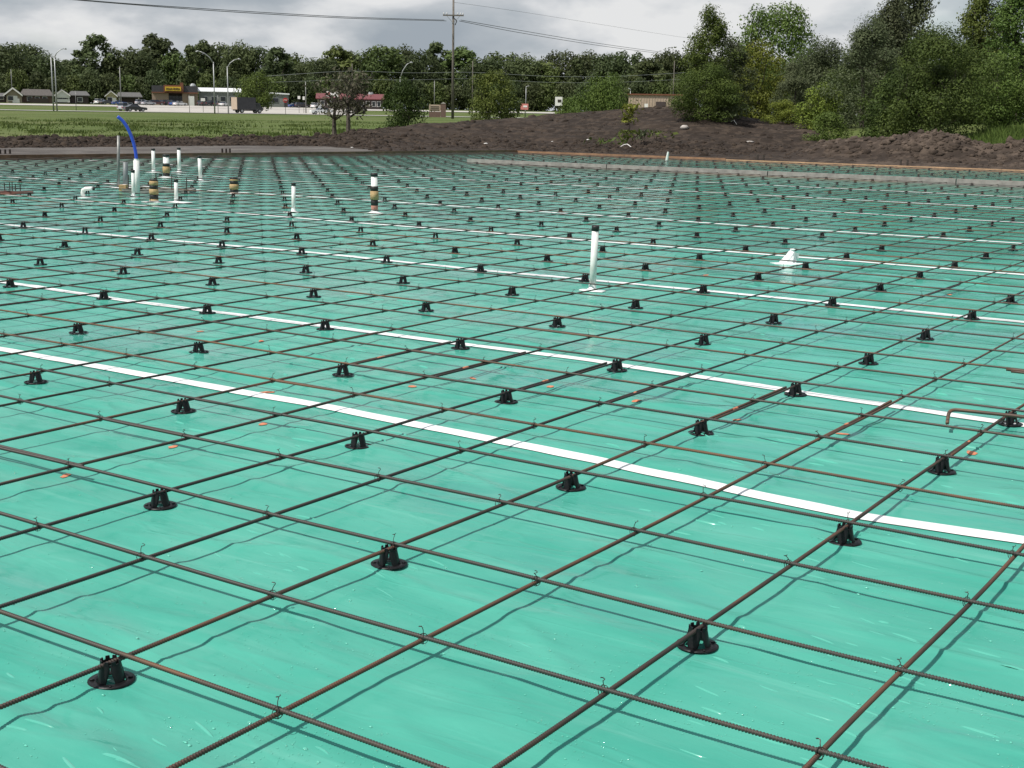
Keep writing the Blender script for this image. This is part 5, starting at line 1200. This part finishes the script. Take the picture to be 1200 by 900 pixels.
def wheel(parent, x, y, r):
    if 'w' not in WHEEL:
        a_ = MB(); n = 16; a_.prism([(math.cos(2*math.pi*q/n), math.sin(2*math.pi*q/n)) for q in range(n)], -.32, .32); b__ = MB(); b__.prism([(.62*math.cos(2*math.pi*q/10), .62*math.sin(2*math.pi*q/10)) for q in range(10)], -.34, .34)
        WHEEL['w'] = (a_.mesh('wheel', M['tyre']), b__.mesh('rim', M['galv']))
    o = link('wheel', WHEEL['w'][0], parent, (x, y, r)); o.scale = (r, r, r); link('rim', WHEEL['w'][1], o); return o
def car(px_, d, kind, col, label, head, name='parked_car', group=None):
    P = spot(px_, d, .14); o = empty(name, label, 'car' if kind != 'pickup' else 'pickup truck', P, face_rz(px_)+head, group); body, cab, wb = car_shape(kind)
    MB().prism(body, -.88, .88).obj('body', col, o)
    mb = MB(); n = len(cab); vs = [(x, (-.86 if k in (0, n-1) else -.68), z) for k, (x, z) in enumerate(cab)]+[(x, (.86 if k in (0, n-1) else .68), z) for k, (x, z) in enumerate(cab)]
    mb.add(vs, [tuple(range(n)), tuple(range(2*n-1, n-1, -1))]+[(k, k+n, (k+1) % n+n, (k+1) % n) for k in range(n)]); mb.obj('window_band', M['glass'], o)
    tx = [c[0] for c in cab[1:3]]; MB().box((sum(tx)/2, 0, cab[1][1]+.03), (abs(tx[0]-tx[1])+.1, 1.34, .07)).obj('roof', col, o)
    for s_ in (-1, 1):
        for x in (cab[1][0]-.05, (cab[1][0]+cab[2][0])/2): MB().tube([(x+.25 if x > 0 else x, s_*.87, cab[0][1]), (x, s_*.69, cab[1][1])], .05, 4).obj('pillar', col, o)
        MB().box((body[2][0]-.06, s_*.62, body[2][1]+.05), (.16, .36, .16)).obj('headlight', M['lamp_white'], o); MB().box((body[0][0]-.02, s_*.66, body[2][1]+.08), (.12, .3, .16)).obj('tail_light', M['lamp_red'], o)
        for x in (-wb, wb): wheel(o, x, s_*.82, .33 if kind == 'sedan' else .38)
    return o
pd, ps, pw, pb, pr, pk = paint('black', (.015, .016, .02)), paint('silver', (.42, .43, .45)), paint('white', (.75, .76, .76)), paint('blue', (.03, .09, .28)), paint('maroon', (.07, .02, .02)), paint('charcoal', (.05, .05, .055))
car(158, 286, 'sedan', pd, 'dark sedan driving on the road, in front of a silver car', .35, 'dark_sedan')
car(150, 300, 'suv', ps, 'silver car just behind the dark sedan on the road', .75, 'silver_car')
car(376, 284, 'sedan', pw, 'white sedan by the road left of the twiggy trees', math.pi+.3, 'white_sedan')
for (px_, d, k, c, lab, h) in ((118, 455, 'suv', pw, 'white car parked beside the pale yellow house', .9), (126, 452, 'sedan', pk, 'dark car parked next to the white one by the yellow house', .4), (140, 440, 'sedan', pb, 'small blue car parked before the yellow house carport', .3),
        (167, 452, 'suv', ps, 'silver car parked at the left end of the store', .5), (174, 450, 'sedan', ps, 'silver sedan parked second from the store left end', .6), (184, 452, 'suv', pr, 'dark maroon car parked before the store left wall', .15),
        (194, 462, 'suv', pr, 'dark car parked at the left of the store entrance', .9), (199, 455, 'pickup', pd, 'black pickup parked in front of the store entrance', 1.2), (205, 450, 'sedan', pb, 'bright blue car in front of the store entrance', 1.0), (211, 448, 'sedan', pw, 'white car right of the store entrance', .7),
        (236, 462, 'suv', pk, 'dark car parked at the left of the long metal shed', 1.3), (246, 458, 'pickup', pd, 'black pickup parked in front of the long metal shed', .9), (254, 460, 'suv', pk, 'charcoal car parked at the right of the long metal shed', 1.4), (262, 458, 'sedan', pw, 'white car parked by the right end of the shed', 1.2),
        (346, 452, 'sedan', pb, 'dark blue car parked between the small shed and the pole', .4), (354, 450, 'suv', pk, 'dark car parked beside the bare grey pole', .3), (371, 436, 'suv', pw, 'white car parked behind the white sedan', 1.0)):
    car(px_, d, k, c, lab, h, 'parked_car', 'cars parked across the road')
# box truck
P = spot(290, 288, .14); o = empty('box_truck', 'dark box truck with a sunlit-tan rear, by the road under the shade tree', 'truck', P, face_rz(290)+.55)
MB().box((-.9, 0, 1.95), (4.4, 2.3, 2.5)).obj('cargo_box', M['store_band'], o); MB().box((-3.13, 0, 1.95), (.06, 2.24, 2.44)).obj('rear_door_sunlit', M['beige_wall'], o)  # tan rear face: sunlight on the dark box painted as colour
MB().prism([(1.35, .5), (3.1, .5), (3.15, 1.15), (2.75, 1.35), (2.35, 2.1), (1.35, 2.1)], -1.0, 1.0).obj('cab', pd, o); MB().prism([(2.80, 1.38), (2.42, 2.02), (2.36, 2.02), (2.74, 1.36)], -.9, .9).obj('windscreen', M['glass'], o)
MB().box((-.6, 0, .58), (5.2, 1.0, .22)).obj('chassis', M['sign_black'], o); MB().box((1.9, -1.02, 1.65), (.7, .06, .55)).obj('side_window', M['glass'], o)
for x in (-1.9, 2.3):
    for s_ in (-1, 1): wheel(o, x, s_*.9, .45)

# ------------------------------------------------------------------ poles, lamps, wires, signs
def pole(px_, d, ytop, r0, m, name, label, cat='pole', r1=None, group=None):
    P = spot(px_, d, -.1); h = CAM[2]+(horizon(px_)-ytop)*d/F*math.cos(math.atan((px_-600)/F))-P[2]; o = empty(name, label, cat, P, face_rz(px_), group)
    MB().tube([(0, 0, 0), (0, 0, h*.5), (0, 0, h)], [r0, (r0+(r1 or r0*.6))/2, r1 or r0*.6], 10).obj('shaft', M[m], o, True); return o, h, ppm(px_, d)
o, h, u = pole(530.5, 235, 4, .26, 'pole_wood', 'utility_pole', 'tall wooden utility pole with one crossarm standing behind the mound', 'utility pole', .17)
za = h-20.5*u; MB().box((0, -.26, za), (24*u, .16, .22)).obj('crossarm', M['pole_wood'], o)
for x in (-11, -7.5, 5, 8.5, 11.2): MB().lathe([(.05, 0), (.11, .05), (.07, .14), (.12, .2), (.05, .34), (0, .36)], 8, (x*u, -.26, za+.11)).obj('insulator', M['insul'], o)
MB().lathe([(.05, 0), (.12, .06), (.06, .3), (0, .34)], 8, (0, 0, h)).obj('pole_top_pin', M['insul'], o)
MB().tube([(.15, -.3, za-.5), (.6, -.34, za-.9), (.3, -.3, za-1.6)], .09, 6).obj('switch', M['sign_black'], o)
for s_ in (-1, 1): MB().tube([(s_*1.1, -.3, za-.1), (0, -.28, za-1.3)], .035, 5).obj('brace', M['galv'], o)
def lamp_pole(px_, d, ytop, ybend, dxa, dya, label, m='galv', dbl=False, r=.15):
    o, h, u = pole(px_, d, ybend, r, m, 'street_lamp', label, 'street lamp', group='curved-arm street lamps across the road')
    for s_ in ((1,) if not dbl else (1, .55)):
        ax_ = dxa*u*s_; az = dya*u
        MB().tube([(0, 0, h-.3), (ax_*.25, 0, h+az*.45), (ax_*.6, 0, h+az*.85), (ax_*.92, 0, h+az)], [.10, .09, .075, .06], 8).obj('arm', M[m], o, True)
        MB().tube([(ax_*.88, 0, h+az), (ax_*1.0, 0, h+az-.02), (ax_*1.14, 0, h+az-.12)], [.08, .17, .10], 8).obj('lamp_head', M[m], o, True)
lamp_pole(66.5, 276, 58, 68, 13, 9, 'tall street lamp at left with its arm raised to the right')
lamp_pole(62.5, 274, 58, 67, -8, 6, 'tall street lamp at left with a short arm to the left')
lamp_pole(251.5, 270, 62, 75, -18, 12, 'street lamp in front of the metal shed, arm curving left')
lamp_pole(267.5, 280, 70, 80, 14, 9, 'street lamp beside the truck, arm curving right')
lamp_pole(469, 260, 72, 92, 13, 17, 'street lamp rising behind the dark round bush', r=.13)
lamp_pole(616, 330, 99, 103, 3, 1, 'short post lamp above the pink road sign', r=.12)
lamp_pole(738, 330, 103, 106, -2, 1, 'small post lamp at the corner of the beige building', r=.12)
for px_, d, yt, lab in ((15, 492, 83, 'thin pole rising behind the tan ranch house'), (142, 320, 80, 'bare grey pole by the road before the yellow house'), (89, 300, 107, 'short thin post on the grass before the white-gabled house'), (358.5, 330, 97, 'bare grey pole beside the parked cars'),
        (413, 350, 77, 'wooden pole carrying the low wires behind the twiggy tree'), (553.5, 350, 74, 'wooden pole carrying the low wires right of the utility pole'), (788, 350, 74, 'wooden pole carrying the low wires by the wispy tree'), (222, 290, 112, 'short thin post by the road before the store'), (255.5, 284, 112, 'short thin post beside the curved lamp'), (509, 380, 96, 'short pole behind the monument sign')):
    pole(px_, d, yt, .14 if yt < 100 else .07, 'pole_wood' if 'wooden' in lab else 'steel_post', 'line_pole' if 'wooden' in lab else 'bare_post', lab, 'pole')
def wire(pts, r, label, m='cable', group=None):
    P = [at(*p) for p in pts]; out = []
    for k in range(len(P)-1):
        for t_ in np.linspace(0, 1, 8, endpoint=False): out.append(P[k]*(1-t_)+P[k+1]*t_)
    out.append(P[-1]); out = np.array(out)
    for _ in range(10): out[1:-1] = (out[:-2]+2*out[1:-1]+out[2:])/4
    tag(MB().tube(out.tolist(), r, 5).obj('power_line', M[m], None, True), label, 'power line', group)
G_ = 'overhead wires'
wire([(-60, -18, 120), (100, 1, 150), (250, 11, 178), (400, 20, 208), (520.5, 23.5, 234.5)], .045, 'upper of two overhead wires reaching the crossarm from the left', group=G_)
wire([(-60, -14, 120), (110, -2+4, 150), (250, 12.8, 178), (400, 21.5, 208), (523, 24.5, 234.5)], .045, 'lower of two overhead wires reaching the crossarm from the left', group=G_)
wire([(540, 23.5, 234.5), (600, 34, 262), (700, 51, 320), (800, 64.5, 400), (880, 72, 450)], .05, 'upper of two overhead wires running right from the crossarm', group=G_)
wire([(538, 24.5, 234.5), (600, 37, 262), (700, 53.5, 320), (800, 66, 400), (880, 73, 450)], .05, 'lower of two overhead wires running right from the crossarm', group=G_)
wire([(530.5, 2.5, 235), (600, 12, 262), (700, 28, 320), (800, 44, 400), (880, 54, 450)], .022, 'thin faint wire from the very top of the utility pole', group=G_)
wire([(300, 90, 352), (360, 86, 350), (413, 82.5, 350), (480, 86, 350), (553.5, 84, 350), (640, 90, 350), (720, 90, 350), (788, 86, 350), (860, 82, 350)], .045, 'upper of the pale low wires strung before the woods', 'cable_light', G_)
wire([(300, 97, 352), (360, 95, 350), (413, 93, 350), (480, 94, 350), (553.5, 91.5, 350), (640, 97, 350), (720, 97, 350), (788, 93.5, 350), (860, 90, 350)], .035, 'lower of the pale low wires strung before the woods', 'cable_light', G_)
# stop sign
P = spot(334.5, 272); o = empty('stop_sign', 'red octagonal stop sign on a thin post by the road', 'sign', P, face_rz(334.5)); u = ppm(334.5, 272); zt_ = at(334.5, 117.5, 272)[2]-P[2]
MB().tube([(0, .05, 0), (0, .05, zt_)], .05, 6).obj('post', M['stake'], o)
r_ = 3.0*u; f = MB().prism([(r_*math.cos(math.pi/8+q*math.pi/4), zt_+r_*math.sin(math.pi/8+q*math.pi/4)) for q in range(8)], -.04, .0).obj('sign_face', M['stop_red'], o)
lettering('STOP', r_*1.35, r_*.55, (0, -.07, zt_), f, 'trim')
for px_, y0, y1, w_, m, nm, lab, d in ((614.5, 121.5, 128.5, 9, 'pink_sign', 'road_sign', 'faded pink and white sign board under the short post lamp', 300), (654.5, 113.5, 124, 8.5, 'trim', 'board_sign', 'white board sign among the bushes behind the mound', 240), (350.5, 112.5, 116, 3, 'trim', 'road_sign', 'small white sign, left of two near the bare grey pole', 330), (356, 113, 117, 2.4, 'trim', 'road_sign', 'small white sign, right one beside the bare grey pole', 330), (238, 115, 118.5, 5, 'trim', 'road_sign', 'small pale sign in front of the long metal shed', 300)):
    P = spot(px_, d); o = empty(nm, lab, 'sign', P, face_rz(px_)); u = ppm(px_, d); z1, z2 = at(px_, y1, d)[2]-P[2], at(px_, y0, d)[2]-P[2]
    f = MB().box((0, -.06, (z1+z2)/2), (w_*u, .1, z2-z1)).obj('sign_face', M[m], o); MB().tube([(0, .03, 0), (0, .03, z2-.05)], .05, 6).obj('post', M['stake'], o)
    if w_ > 6: MB().box((.1*w_*u, -.13, (z1*.45+z2*.55)), (w_*u*.5, .04, (z2-z1)*.3)).obj('sign_mark', M['trim' if m == 'pink_sign' else 'stake'], f)
# brick monument sign
P = spot(514, 262); o = empty('monument_sign', 'low brick monument sign with one tall pillar beside the utility pole', 'sign', P, face_rz(514)); u = ppm(514, 262); zz_ = lambda y: at(514, y, 262)[2]-P[2]
MB().box((5.5*u, 0, zz_(121.5)/2), (6*u, .9, zz_(121.5))).obj('pillar', M['brickw'], o); MB().prism([(2.3*u, zz_(121.4)), (8.7*u, zz_(121.4)), (5.5*u, zz_(119.5))], -.5, .5).obj('pillar_cap', M['conc'], o)
MB().box((-4.5*u, .1, zz_(131)/2), (13.5*u, .6, zz_(131))).obj('base', M['brickw'], o); f = MB().box((-4.5*u, .1, zz_(126.6)), (13.5*u, .5, zz_(123)-zz_(130.8))).obj('sign_panel', M['beige_wall'], o)
for k in range(3): MB().box((-4.5*u, -.19, zz_(124.8+k*2)), (10*u, .05, .09)).obj('sign_line', M['stake'], f)
